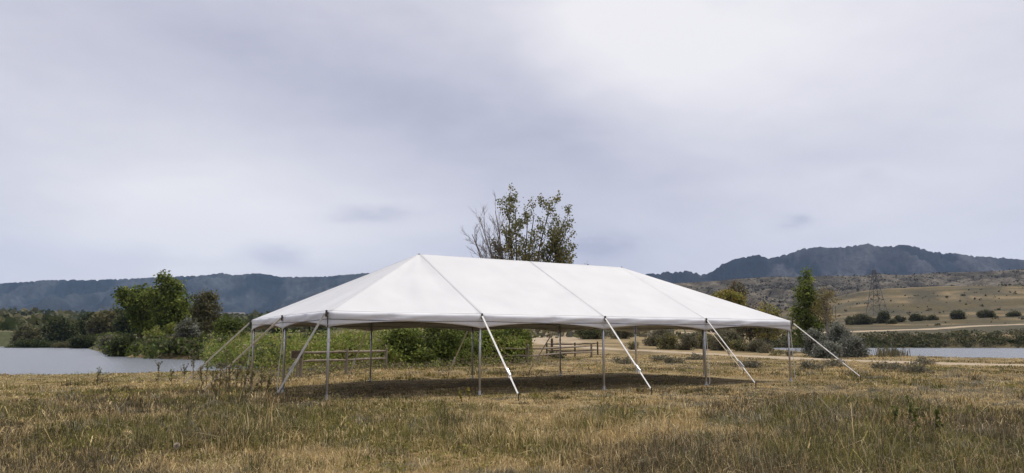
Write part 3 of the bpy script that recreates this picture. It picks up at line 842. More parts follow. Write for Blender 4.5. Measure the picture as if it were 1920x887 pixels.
def fan_tree():
    x, y = 0.45, 57.0; z = H(x, y); K = 1.22
    root = empty('cottonwood_tree', (x, y, z), 'tall many-stemmed cottonwood behind the tent with bare branches on one side', 'tree')
    R = random.Random(4); live = MB(); bare = MB(); tips = []

    def grow_(p, d, ln, r, depth, leafy_):
        n = 5; pts = [p]; rad = [r]; q = p.copy(); dd = d.copy(); j = .05 if depth == 0 else .14
        for i in range(n):
            dd = (dd + Vector((R.uniform(-j, j), R.uniform(-j, j), R.uniform(-.02, .05)))).normalized()
            q = q + dd * ln / n; pts.append(q.copy()); rad.append(r * (1 - .70 * (i + 1) / n))
        (live if leafy_ else bare).tube(pts, rad, 6 if depth == 0 else 4 if depth == 1 else 3, cap=False)
        if depth >= 1:
            for i in range(2, n + 1): tips.append((pts[i], leafy_, depth))
        elif leafy_:
            tips.append((pts[-1], 1, 1)); tips.append((pts[-2], 1, 1))
        if depth < 2:
            for k in range((13, 4)[depth] if leafy_ else (19, 8)[depth]):
                u = R.uniform(.30, 1.0) if depth == 0 else R.uniform(.25, 1.0)
                i = min(n - 1, int(u * n)); s = pts[i].lerp(pts[i + 1], u * n - i)
                ax = Vector((R.uniform(-1, 1), R.uniform(-1, 1), R.uniform(-.3, .3)))
                ax = (ax - dd * ax.dot(dd)).normalized(); a = math.radians(R.uniform(22, 46))
                nd2 = (dd * math.cos(a) + ax * math.sin(a) + Vector((0, 0, .10))).normalized()
                grow_(s, nd2, ln * R.uniform(.14, .26) * (1.25 - .5 * u) if depth == 0 else ln * R.uniform(.3, .5), max(.013, r * (1 - .65 * u) * .45), depth + 1, leafy_)
    trunk = MB(); trunk.tube([(0, 0, -.3), (.02, 0, .8), (0, .03, 2.2)], [.40, .32, .28], 10)
    stems = [(-2.6, .2, 8.6, 0), (-1.9, -.4, 9.8, 0), (-3.45, .1, 6.9, 0), (-2.3, .6, 7.6, 0), (-1.5, .3, 9.0, 0), (-3.4, -.3, 5.4, 0), (-2.9, .4, 8.0, 0), (-1.65, -.1, 10.2, 0), (-3.3, .2, 6.2, 0), (-.95, -.3, 10.3, 1), (-.45, .4, 10.4, 1), (.30, -.2, 9.3, 1), (.9, .3, 9.9, 1),
             (1.55, -.3, 10.4, 1), (2.25, .3, 9.8, 1), (2.7, -.1, 9.0, 1), (3.4, .4, 7.6, 1), (3.0, -.6, 6.4, 1), (1.5, .9, 8.0, 1), (-.5, -1.0, 8.2, 1), (3.5, .2, 5.9, 1), (2.2, -.4, 7.0, 1), (-1.2, .5, 7.6, 1)]
    for tx, ty, tz, lv in stems:
        b = Vector((tx * .10 * K, ty * .1, 2.0)); tg = Vector((tx * (1.16 if tx > 0 else 1.05), ty, tz * .94)) * K
        if tz < 7.7: b = b.lerp(Vector((tx * .35, ty, tz * .62)) * K, .8)
        d = tg - b
        grow_(b, d.normalized(), d.length, (.10 if lv else .085) * (1 if tz > 7.7 else .6), 0, lv)
    trunk.build('trunk', M['bark'], root, smooth=True)
    live.build('branch', M['bark'], root, smooth=True); bare.build('branch', M['twig'], root, smooth=True)['label'] = 'bare leafless branches'
    C = np.array([tuple(p) for p, lv, dp in tips if lv and p.z > 4.0]); C = C[rng.random(len(C)) < .30 + .5 * ss(6, 11, C[:, 2])]
    low = np.array([(R.uniform(1.0, 3.1) * K, R.uniform(-1, 1), R.uniform(5.0, 6.4) * K) for _ in range(120)]); C = np.vstack([C, low])
    per = 5; P = np.repeat(C, per, 0) + rng.normal(size=(len(C) * per, 3)) * .14
    warm = (rng.random(len(C)) < np.where(C[:, 2] < 8.5, .45, .12))[:, None]
    cc = np.where(warm, palette(len(C), [(0.27, 0.215, 0.075), (.22, .18, .065)]), palette(len(C), [(0.20, 0.205, 0.09), (0.155, 0.165, 0.07), (0.25, 0.24, 0.11)]))
    V, F = leaf_quads(P, .135, .1, 1.2)
    fast('crown', V, F, M['leaf'], root, np.repeat(np.repeat(cc, per, 0), 4, 0))
    print('fan tree leaves', len(P))


fan_tree()

# --- big trees at the pond
def lob(*a, k=1.0): return [((x, y, z * k), (rx, ry, rz * k)) for x, y, z, rx, ry, rz in a]


dT = 108
plant('cottonwood_tree', 'dense green cottonwood at the pond, broad with a lobe leaning out over the water', 'tree', 'trees around the pond', at(270, dT), dT,
      lob((-2.2, 0, 8.6, 1.5, 1.4, 1.6), (-1.0, .2, 7.2, 1.8, 1.7, 1.6), (.8, -.4, 8.8, 1.5, 1.5, 1.5), (-3.0, 0, 9.6, .9, .9, .8), (.2, .3, 6.0, 2.2, 2.0, 2.0), (.6, 0, 3.6, 1.9, 1.9, 2.2), (-.6, .4, 10.0, .9, .9, .9), k=.80),
      400, 20, .25, .36, GRN + LTG[:2], .30, 6.0, shell=.3)
plant('cottonwood_tree', 'tallest dense green cottonwood at the pond with a pointed top', 'tree', 'trees around the pond', at(316, 106), 106,
      lob((-.5, 0, 10.6, 1.1, 1.1, 1.4), (.6, .3, 9.2, 1.5, 1.4, 1.6), (1.2, 0, 7.2, 1.7, 1.6, 1.8), (-1.2, -.3, 8.0, 1.6, 1.6, 1.6), (.2, 0, 5.4, 2.2, 2.0, 2.0), (.4, .2, 3.0, 2.2, 2.0, 2.2), (-.9, 0, 11.6, .45, .45, .9), (1.9, .2, 5, 1.1, 1.1, 1.6), k=.82),
      440, 20, .25, .36, GRN + LTG[:2], .32, 7.0, shell=.3)
plant('olive_tree', 'hazy grey green tree standing behind the pond cottonwoods', 'tree', 'trees around the pond', at(384, 138), 138,
      lob((0, 0, 8.2, 2.0, 1.8, 2.0), (1.0, 0, 6.2, 1.9, 1.8, 2.0), (-1.0, 0, 5.6, 2.0, 1.8, 2.0), (.2, 0, 3.4, 2.9, 2.4, 2.2), (1.0, .2, 9.2, 1.0, 1.0, .9), k=.88),
      300, 18, .30, .46, OLV, .25, 6.5)
names = ['low rounded dark tree at the far end of the pond', 'broad dark tree second in the row beyond the pond', 'dull olive tree third in the row beyond the pond', 'short dark tree last of the row next to the big cottonwoods',
         'dark tree off at the outer end of the row beyond the pond', 'small olive tree at the very end of the row beyond the pond']
for k, (px, d, w, hg, cl) in enumerate([(178, 235, 8, 8.5, DKG), (200, 225, 9, 8.0, OLV), (222, 230, 7, 8.6, DKG), (246, 215, 7, 7.0, DKG), (120, 240, 10, 8.5, DKG), (60, 240, 9, 7.5, OLV)]):
    plant('round_tree', names[k], 'tree', 'tree row beyond the pond', at(px, d), d,
          lob((0, 0, hg * .68, w * .33, w * .33, hg * .3), (w * .24, 0, hg * .5, w * .28, w * .28, hg * .3), (-w * .25, 0, hg * .48, w * .3, w * .28, hg * .3), (0, 0, hg * .28, w * .44, w * .35, hg * .28)), 170, 16, .5, .6, cl, .25, hg * .6)

pb = [('rounded_shrub', 'rounded dark green shrub overhanging the pond edge', 240, 96, 4.2, 3.0, DKG), ('rounded_shrub', 'pale grey green shrub at the tip of the pond bank', 214, 128, 4.2, 2.6, SIL + OLV),
      ('silver_shrub', 'silvery upright shrub at the waterline beside the tall cottonwoods', 353, 86, 3.0, 4.2, SIL + OLV), ('leafy_shrub', 'bright green low shrub between the two pond cottonwoods', 293, 96, 2.6, 2.6, LTG),
      ('rounded_shrub', 'very dark low shrub at the waterline under the silvery shrub', 345, 84, 3.4, 1.8, DKG), ('leafy_shrub', 'yellow green shrub behind the silvery shrub', 336, 104, 3.0, 3.4, LTG),
      ('leafy_shrub', 'low green shrub on the pond bank facing the tent', 392, 88, 4.0, 1.9, GRN), ('rounded_shrub', 'dark shrub on the pond bank near the tent corner', 425, 78, 3.4, 2.4, DKG),
      ('leafy_shrub', 'light green bush rising behind the tent corner strap', 436, 100, 4.4, 4.2, GRN), ('leafy_shrub', 'light green bush between the strap and the rear corner pole', 460, 72, 3.0, 2.7, LTG),
      ('tan_shrub', 'dry tan bush beside the end of the pond', 446, 62, 2.2, 1.6, BRN + SAG), ('tan_shrub', 'grey dry bush just outside the rear corner pole', 432, 56, 1.7, 1.2, SAG),
      ('rounded_shrub', 'long dark shrub on the far pond shore', 178, 190, 10, 3.0, DKG), ('rounded_shrub', 'low dark shrub on the far shore past the big trees', 150, 200, 10, 2.6, OLV),
      ('rounded_shrub', 'dark shrub at the outer end of the far pond shore', 70, 205, 12, 3.0, DKG)]
for n_, lb, px, d, w, hg, cl in pb:
    bush(n_, lb, 'shrub', 'shrubs on the pond bank', at(px, d), d, w, hg, cl, dens=.8)

# --- leafy mass and bushes behind the fences


def undergrowth():
    Cs = []; cols = []
    n = 3300
    px = rng.uniform(392, 990, n); d = rng.uniform(43, 72, n) + np.where(px < 470, 12, 0) + np.where(px > 742, 6, 0); x = at(px, d)
    top = 1.0 + 1.35 * fbm(x, d, 5, 90, 3) + ss(44, 56, d) * .5; keep = rng.random(n) < np.where(d < 47, .6, 1)
    for i in np.nonzero(keep)[0]:
        m = 16; z = H(x[i], d[i]); hgt = top[i] * rng.uniform(.75, 1.1)
        P = np.column_stack([rng.normal(0, .20, m), rng.normal(0, .20, m), hgt * (1 - .9 * rng.random(m) ** 1.6)]) + (x[i], d[i], z); Cs.append(P)
        pal = LTG if vn(x[i], d[i], 3, 91) < .62 else (GRN if rng.random() < .75 else SAG)
        cols.append(np.tile(palette(1, pal, .2), (m, 1)) * rng.uniform(.8, 1.2, (m, 1)))
    C = np.vstack(Cs); V, F = leaf_quads(C, .11, .3, 2.0)
    o = fast('undergrowth', V, F, M['leaf'], cols=np.repeat(np.vstack(cols), 4, 0)); tag(o, 'light green leafy thicket behind the wooden fence', 'undergrowth', kind='stuff')


undergrowth()
bb = [('leafy_bush', 'dark green bush at the near end of the leafy clump, touching the fence end', 760, 45, 2.8, 2.3, GRN + LTG[:2]), ('leafy_bush', 'largest dark bush in the middle of the leafy clump', 815, 45.5, 3.2, 2.9, GRN + DKG[1:2] + LTG[:1]),
      ('leafy_bush', 'mid green bush between the dark bush and the second back pole', 862, 46.5, 2.8, 2.5, GRN + LTG[:3]), ('leafy_bush', 'bright green bush behind the rail fence at the clump end', 922, 51.5, 3.2, 2.7, GRN + LTG[:3]),
      ('leafy_bush', 'knee-high light green bush at the near foot of the leafy clump', 738, 43.6, 1.3, 1.1, LTG), ('leafy_bush', 'waist-high green bush in front of the largest bush', 795, 43.8, 1.5, 1.0, LTG + GRN), ('leafy_bush', 'low green bush at the foot of the clump by the second back pole', 878, 45.0, 1.6, .9, LTG + GRN),
      ('leafy_bush', 'tall green bush beside the thick wooden post', 962, 53, 2.4, 3.0, LTG + GRN)]
for n_, lb, px, d, w, hg, cl in bb:
    bush(n_, lb, 'bush', 'leafy bushes behind the tent', at(px, d), d, w * 1.1, hg, cl, dens=2.1, leaf=.10, rough=.0)
for n_, lb, px, d, w, hg, cl in [('dark_bush', 'dark round bush in the thicket behind the corner pole', 598, 58, 2.6, 2.7, DKG), ('dark_bush', 'small dark green bush rising from the thicket above the fence', 655, 49, 1.6, 2.0, GRN),
                                 ('dark_bush', 'low dark bush under the rails of the second fence', 955, 50.4, 2.2, .75, DKG), ('dark_bush', 'wide dark bush on the slope beyond the sandy lot', 1104, 150, 6.5, 2.4, DKG + OLV),
                                 ('dark_bush', 'brown grey bush beside the wide dark bush on the slope', 1163, 152, 5.0, 2.4, SAG + OLV), ('dark_bush', 'dark bush against the far rails of the second fence', 1042, 63, 1.6, .8, DKG)]:
    bush(n_, lb, 'bush', 'darker bushes behind the tent', at(px, d), d, w, hg, cl, dens=1.4 if d < 100 else .7)

# --- right side
plant('poplar_tree', 'narrow green poplar behind the silver willows', 'tree', None, at(1510, 93), 93,
      lob((.1, 0, 9.0, .8, .8, 1.3), (-.3, 0, 7.4, 1.3, 1.2, 1.3), (.5, 0, 6.0, 1.5, 1.3, 1.4), (-.7, .2, 4.6, 1.6, 1.4, 1.4), (.6, 0, 3.4, 1.9, 1.5, 1.4), (-.2, 0, 1.8, 1.8, 1.4, 1.2), (.15, 0, 10.0, .35, .35, .7)),
      340, 20, .19, .27, GRN + LTG[:3], .2, 8.0, shell=.3)
plant('golden_tree', 'sparse golden leaved tree beside the green poplar', 'tree', None, at(1546, 90), 90,
      lob((0, 0, 7.4, 1.1, 1.0, .9), (.9, 0, 6.9, .8, .7, .7), (-.6, 0, 5.6, 1.0, .9, 1.0), (.4, 0, 4.6, .9, .8, .9)), 80, 14, .15, .26, [(0.22, 0.175, 0.06), (.17, .14, .06), (.26, .20, .08)], .12, 6.8, mat='twig')
plant('yellow_green_tree', 'yellow green tree rising above the tent roof slope', 'tree', None, at(1362, 150), 150,
      lob((0, 0, 9.2, 2.6, 2.4, 1.5), (-2.0, 0, 8.8, 1.9, 1.8, 1.2), (1.9, 0, 8.6, 1.9, 1.8, 1.4), (.4, 0, 7.2, 2.6, 2.0, 1.3)), 260, 18, .30, .38, YEL, .28, 8.0)
plant('olive_tree', 'taller thin olive brown tree behind the yellow green one', 'tree', None, at(1379, 158), 158,
      lob((0, 0, 12.4, 1.5, 1.5, 1.7), (.9, 0, 11.0, 1.5, 1.4, 1.5), (-1.1, 0, 10.8, 1.4, 1.4, 1.5), (0, 0, 8.6, 2.4, 2, 2)), 150, 14, .28, .45, OLV + BRN, .24, 10.5, shell=.2)
plant('yellow_green_tree', 'small yellow tinged tree low at the tent roof end', 'tree', None, at(1436, 142), 142,
      lob((0, 0, 7.3, 1.9, 1.7, 1.3), (.9, 0, 5.6, 1.8, 1.7, 1.6), (-1.2, 0, 5.4, 1.8, 1.6, 1.5), (0, 0, 3.6, 2.6, 2.2, 1.8)), 210, 16, .28, .4, YEL + OLV, .22, 6)
plant('olive_tree', 'brown green tree between the two yellow green trees', 'tree', None, at(1404, 146), 146,
      lob((0, 0, 7.0, 1.9, 1.7, 1.2), (-1.4, 0, 5.4, 1.9, 1.7, 1.5), (1.0, 0, 4.6, 2.2, 1.9, 1.8), (-.4, 0, 3, 2.6, 2.2, 1.6)), 190, 16, .28, .42, BRN + OLV, .24, 6)
for lb, px, d, w, hg in [('silver grey willow bush, the one nearest the poplar', 1524, 73, 2.6, 2.6), ('largest silver grey willow bush beside the path', 1562, 70, 3.2, 3.0), ('low silver grey willow bush reaching towards the lake', 1596, 67, 2.3, 1.9),
                         ('small silver grey bush at the path edge below the willows', 1545, 65, 2.2, 1.3)]:
    bush('willow_bush', lb, 'bush', 'silver grey willows by the path', at(px, d), d, w, hg, SIL, dens=3.0, leaf=.11, rough=.25, up=.1)
sg_list = [(1180, 92, 2.2, 1.3), (1222, 112, 3.2, 1.8), (1252, 100, 3.2, 2.2), (1286, 98, 3.0, 2.4), (1318, 104, 3.0, 2.4), (1349, 98, 3.2, 2.3), (1384, 96, 3.2, 2.0), (1412, 92, 2.8, 1.9), (1432, 86, 2.0, 1.2), (1452, 76, 1.8, .7), (1474, 74, 1.6, .6), (1300, 120, 4, 2.2), (1240, 135, 4.5, 2.4), (1360, 112, 4, 3.0)]
ordn = 'first second third fourth fifth sixth seventh eighth ninth tenth eleventh twelfth thirteenth fourteenth'.split()
for k, (px, d, w, hg) in enumerate(sorted(sg_list)):
    bush('brown_shrub', 'brown grey scrub bush beyond the path, ' + ordn[k] + ' counting towards the lake', 'shrub', 'scrub bushes beyond the dirt path', at(px, d), d, w, hg, SAG + OLV if k % 3 else OLV + LTG[3:], dens=1.2)
for k, (px, py) in enumerate(sorted([(1165, 683), (1235, 678), (1262, 682), (1400, 690), (1300, 676), (1515, 692), (1560, 690), (1650, 694), (1700, 700), (1720, 685)])):
    d = gd(py); bush('sage_clump', 'low grey sage clump between tent and path, ' + ordn[k] + ' going towards the lake', 'shrub', 'sage clumps in the dry grass', at(px, d), d, 1.5, .45, SAG + [(0.12, .125, .085)], dens=2.2, leaf=.07)
hs = [(1630, 342, 5, 3.2), (1668, 331, 3.5, 2.4), (1590, 338, 5, 3.8), (1728, 350, 4, 2.4), (1609, 335, 11.5, 6.2), (1653, 338, 8, 5.6), (1682, 340, 4, 4.6), (1714, 345, 8, 3.6), (1744, 348, 4.2, 3.4), (1558, 320, 2.8, 2.4), (1790, 345, 9, 4.5), (1845, 350, 8, 5), (1895, 350, 6, 4)]
for k, (px, d, w, hg) in enumerate(sorted(hs)):
    bush('hillside_shrub', 'dark shrub at the foot of the dry hillside, ' + ordn[k] + ' going away from the poplar', 'shrub', 'shrubs at the foot of the hillside', at(px, d), d, w * (.95, .7, .85)[k % 3], hg * (.62, .95, .75)[k % 3], DKG + OLV + SAG[1:2], dens=.7, leaf=.34, rough=.05)


def scatter_scrub(name, label, n, area, size, cols, per=7, thr=.5, sc=60):
    """far shrubs too many to count, standing on the given surface"""
    P = area(n); k = fbm(P[:, 0], P[:, 1], sc, 97, 3) > thr - .25 * rng.random(len(P)); P = P[k]; n = len(P)
    sz = size * rng.gamma(3, 1 / 3, n).clip(.3, 2.5); C = np.repeat(P, per, 0); S = np.repeat(sz, per)
    C = C + rng.normal(size=C.shape) * S[:, None] * np.array([.42, .42, .22]); C[:, 2] += S * .35
    V, F = leaf_quads(C, S * .75, .3, 1.2); c = np.repeat(palette(n, cols, .3), per, 0)
    o = fast(name, V, F, M['leaf'], cols=np.repeat(c, 4, 0)); tag(o, label, 'scrub', kind='stuff')


def on_mesh(o, lo, hi):
    V = np.empty(len(o.data.vertices) * 3, np.float32); o.data.vertices.foreach_get('co', V); V = V.reshape(-1, 3)
    V = V[(V[:, 1] > lo) & (V[:, 1] < hi)]

    def f(n):
        i = rng.integers(0, len(V), n); return V[i].astype(float) + rng.normal(size=(n, 3)) * np.array([1.6, 1.6, 0])
    return f


def on_ground(px0, px1, d0, d1):
    def f(n):
        d = np.sqrt(rng.uniform(d0 * d0, d1 * d1, n)); x = at(rng.uniform(px0, px1, n), d); return np.column_stack([x, d, hh(x, d)])
    return f


scatter_scrub('ridge_scrub', 'dark scrub dotted over the rocky ridge', 14000, on_mesh(rocky, 930, 1420), 1.3, [(.045, .045, .032), (.06, .055, .04), (.035, .036, .028)], 6, .52, 90)
scatter_scrub('hillside_scrub', 'small shrubs dotted over the dry hillside', 1500, on_ground(1250, 2100, 300, 780), .9, [(.085, .078, .045), (.11, .095, .055), (.07, .068, .04)], 6, .58, 70)
scatter_scrub('valley_scrub', 'dark green scrub covering the valley floor below the blue ridge', 5200, on_ground(-150, 700, 260, 1250), 3.4, DKG + OLV, 7, .40, 90)
scatter_scrub('slope_scrub', 'brown scrub on the slope beyond the sandy lot', 1500, on_ground(960, 1480, 165, 420), 1.3, SAG + OLV, 7, .50, 30)


def bank_scrub(name, label, seg, n, hgt, cols, leaf):
    """low vegetation along a shore line"""
    s = np.array(seg, float); k = rng.integers(0, len(s) - 1, n); u = rng.random((n, 1)); P = s[k] * (1 - u) + s[k + 1] * u
    P = P + rng.normal(size=P.shape) * np.array([1.0, 1.6]); z = hh(P[:, 0], P[:, 1]); top = hgt * (.15 + 1.5 * fbm(P[:, 0], P[:, 1], 7, 95, 4, .6) ** 1.3)
    m = 12; C = np.repeat(np.column_stack([P, np.maximum(z, WZ)]), m, 0); C[:, :2] += rng.normal(0, .5, (n * m, 2)); C[:, 2] += np.repeat(top, m) * rng.random(n * m)
    V, F = leaf_quads(C, leaf, .3, 1.8); c = np.repeat(palette(n, cols, .25), m, 0)
    o = fast(name, V, F, M['leaf'], cols=np.repeat(c, 4, 0)); tag(o, label, 'undergrowth', kind='stuff')


bank_scrub('undergrowth', 'tan and green weeds along the foot of the leafy bushes', [(at(470, 42), 42), (at(600, 42.5), 42.5), (at(735, 42.6), 42.6), (at(880, 44), 44), (at(990, 48), 48)], 420, .55, SAG + LTG + BRN, .07)
bank_scrub('undergrowth', 'dark scrub along the far shore of the lake', [(at(1425, 204.5), 204.5), (at(1600, 204.5), 204.5), (at(1760, 205), 205), (at(2150, 206), 206), (at(2150, 211), 211), (at(1425, 211), 211)], 2100, 1.7, DKG + OLV + SAG[1:2], .36)
bank_scrub('undergrowth', 'dark mixed growth along the far shore of the pond', [(at(120, 240), 242), wpt(168, 649), wpt(195, 652), wpt(225, 660), wpt(262, 668), wpt(330, 671.5), wpt(400, 672.5), wpt(445, 675)], 900, 1.6, DKG + GRN + OLV, .30)


def reeds():
    n = 420; px = np.where(rng.random(n) < .7, rng.normal(1662, 15, n), rng.normal(1520, 22, n)); d = np.where(px > 1570, rng.uniform(66, 74, n), rng.uniform(100, 112, n)); x = at(px, d)
    z = np.maximum(hh(x, d), WZ); hg = rng.uniform(.35, .95, n) * (1.0 + .3 * vn(x, d, 1, 3)); w = .035; a = rng.uniform(0, 2 * np.pi, n); le = rng.normal(0, .16, (n, 2))
    b = np.column_stack([x, d, z - .1]); sd = np.column_stack([np.cos(a), np.sin(a), np.zeros(n)]) * w; tp = b + np.column_stack([le * hg[:, None], hg])
    V = np.stack([b - sd, b + sd, tp + sd * .5, tp - sd * .5], 1).reshape(-1, 3)
    o = fast('reeds', V, np.arange(4 * n).reshape(-1, 4), M['leaf'], cols=np.repeat(palette(n, OLV + SAG, .2), 4, 0)); tag(o, 'brown green reeds standing at the lake edge', 'reeds', kind='stuff')


reeds()

# ------------------------------------------------------------------ pylon, utility poles, far houses
dP = next(d for d in range(380, 600, 5) if CAM_H + (637.6 - 591) / FPX * d < H(at(1641, d), d)); xP = at(1641, dP)
py = empty('power_pylon', (xP, dP, H(xP, dP) - .3), 'tall grey lattice power pylon on the dry hillside', 'pylon')
HP = 85.0 / FPX * dP
def lw_(z): return 4.0 * (1 - z / HP) ** 1.15 + .55
for sx_ in (-1, 1):
    for sy_ in (-1, 1):
        MB().tube([(sx_ * lw_(z), sy_ * lw_(z), z) for z in (0, HP * .23, HP * .45, HP * .65, HP * .84, HP)], .15, 4).build('leg', M['galv'], py)
br = MB(); zs = [HP * k for k in (0, .21, .40, .58, .74, .88, 1.0)]
for a, b in zip(zs[:-1], zs[1:]):
    for s2 in (-1, 1):
        A_, B_ = lw_(a), lw_(b)
        for p_, q_ in (((-A_, s2 * A_, a), (B_, s2 * B_, b)), ((A_, s2 * A_, a), (-B_, s2 * B_, b)), ((s2 * A_, -A_, a), (s2 * B_, B_, b)), ((s2 * A_, A_, a), (s2 * B_, -B_, b)), ((-B_, s2 * B_, b), (B_, s2 * B_, b))): br.bar(p_, q_, .11, .11)
br.build('bracing', M['galv'], py)
for z, w in ((HP * .63, 4.4), (HP * .76, 5.0), (HP * .89, 3.8)):
    m = MB()
    for s2 in (-1, 1): m.bar((s2 * .6, 0, z), (s2 * w, 0, z + .3), .16, .16).bar((s2 * .6, 0, z + 1.4), (s2 * w, 0, z + .3), .14, .14)
    ca = m.build('crossarm', M['galv'], py)
    for s2 in (-1, 1): MB().tube([(s2 * w, 0, z + .2), (s2 * w, 0, z - 1.3)], .09, 5).build('insulator', M['galv'], ca)
for lb, px, d, hg in [('slim wooden utility pole on the slope between poplar and tent', 1462, 430, 8.5), ('slim wooden utility pole on the slope below the pylon', 1564, 440, 7.5)]:
    x = at(px, d); u = empty('utility_pole', (x, d, H(x, d)), lb, 'pole', 'utility poles on the slope')
    MB().tube([(0, 0, -.3), (0, 0, hg)], [.17, .12], 6).build('mast', M['wood_dark'], u); MB().bar((-1.1, 0, hg - .7), (1.1, 0, hg - .7), .12, .12).build('crossarm', M['wood_dark'], u)
hl = ['pale house at the outer end of the far settlement below the ridge', 'wide pale house in the far settlement left of the tent', 'small pale house in the middle of the far settlement', 'pale house of the far settlement just outside the tent corner', 'low pale house set above the far settlement']
for lb, px, d, w, hg in zip(hl, (418, 431, 444, 455, 437), (1300, 1290, 1310, 1300, 1420), (10, 15, 9, 12, 14), (5, 5.5, 6, 5, 5)):
    x = at(px, d); z = H(x, d) + 2; hs_ = empty('house', (x, d, z), lb, 'house', 'houses of the far settlement')
    MB().box((0, 0, hg / 2 - 2), (w, 8, hg + 4)).build('wall', M['plaster'], hs_)
    poly('roof', [(-w / 2 - .5, -4.6, hg - .1), (w / 2 + .5, -4.6, hg - .1), (w / 2 + .5, 4.6, hg - .1), (-w / 2 - .5, 4.6, hg - .1), (-w / 2 - .5, 0, hg + 2.4), (w / 2 + .5, 0, hg + 2.4)],
         [(0, 1, 5, 4), (2, 3, 4, 5), (1, 2, 5), (3, 0, 4), (0, 3, 2, 1)], M['roofing'], hs_)
    for k in range(3): MB().box(((k - 1) * w * .3, -4.03, hg * .55), (1.3, .1, 1.5)).build('window', M['glass'], hs_)

# ------------------------------------------------------------------ grass
PATCH = [(-2.6, 13.5, 1.7), (-3.9, 15.6, 1.5), (.5, 10.6, .9), (2.6, 16, 1.0), (4.8, 14.3, .9), (-5.9, 16.5, 1.6), (-1.2, 11.4, 1.0), (6.8, 11.8, 1.2), (-6.2, 11.2, 1.6), (-4.2, 10.2, 1.1), (3.3, 10.0, .9), (-7.5, 18.5, 1.5), (9.5, 16, 1.4), (1.2, 13.5, .7)]


def patches(x, y):
    return sum(np.exp(-(((x - a) / r) ** 2 + ((y - b) / (r * 1.1)) ** 2) ** 1.5) for a, b, r in PATCH)


TAN = np.array([(0.57, 0.43, 0.21), (0.49, 0.365, 0.17), (0.64, 0.505, 0.275), (0.39, 0.285, 0.132)])
GRE = np.array([(0.19, 0.172, 0.05), (0.13, 0.122, 0.04), (0.25, 0.22, 0.065), (0.09, 0.092, 0.032)])
GRY = np.array([(0.25, 0.235, 0.17), (0.18, 0.17, 0.12), (0.31, 0.285, 0.205)])
DRK = np.array([(0.125, 0.10, 0.056), (0.088, 0.074, 0.043), (0.165, 0.128, 0.07)])


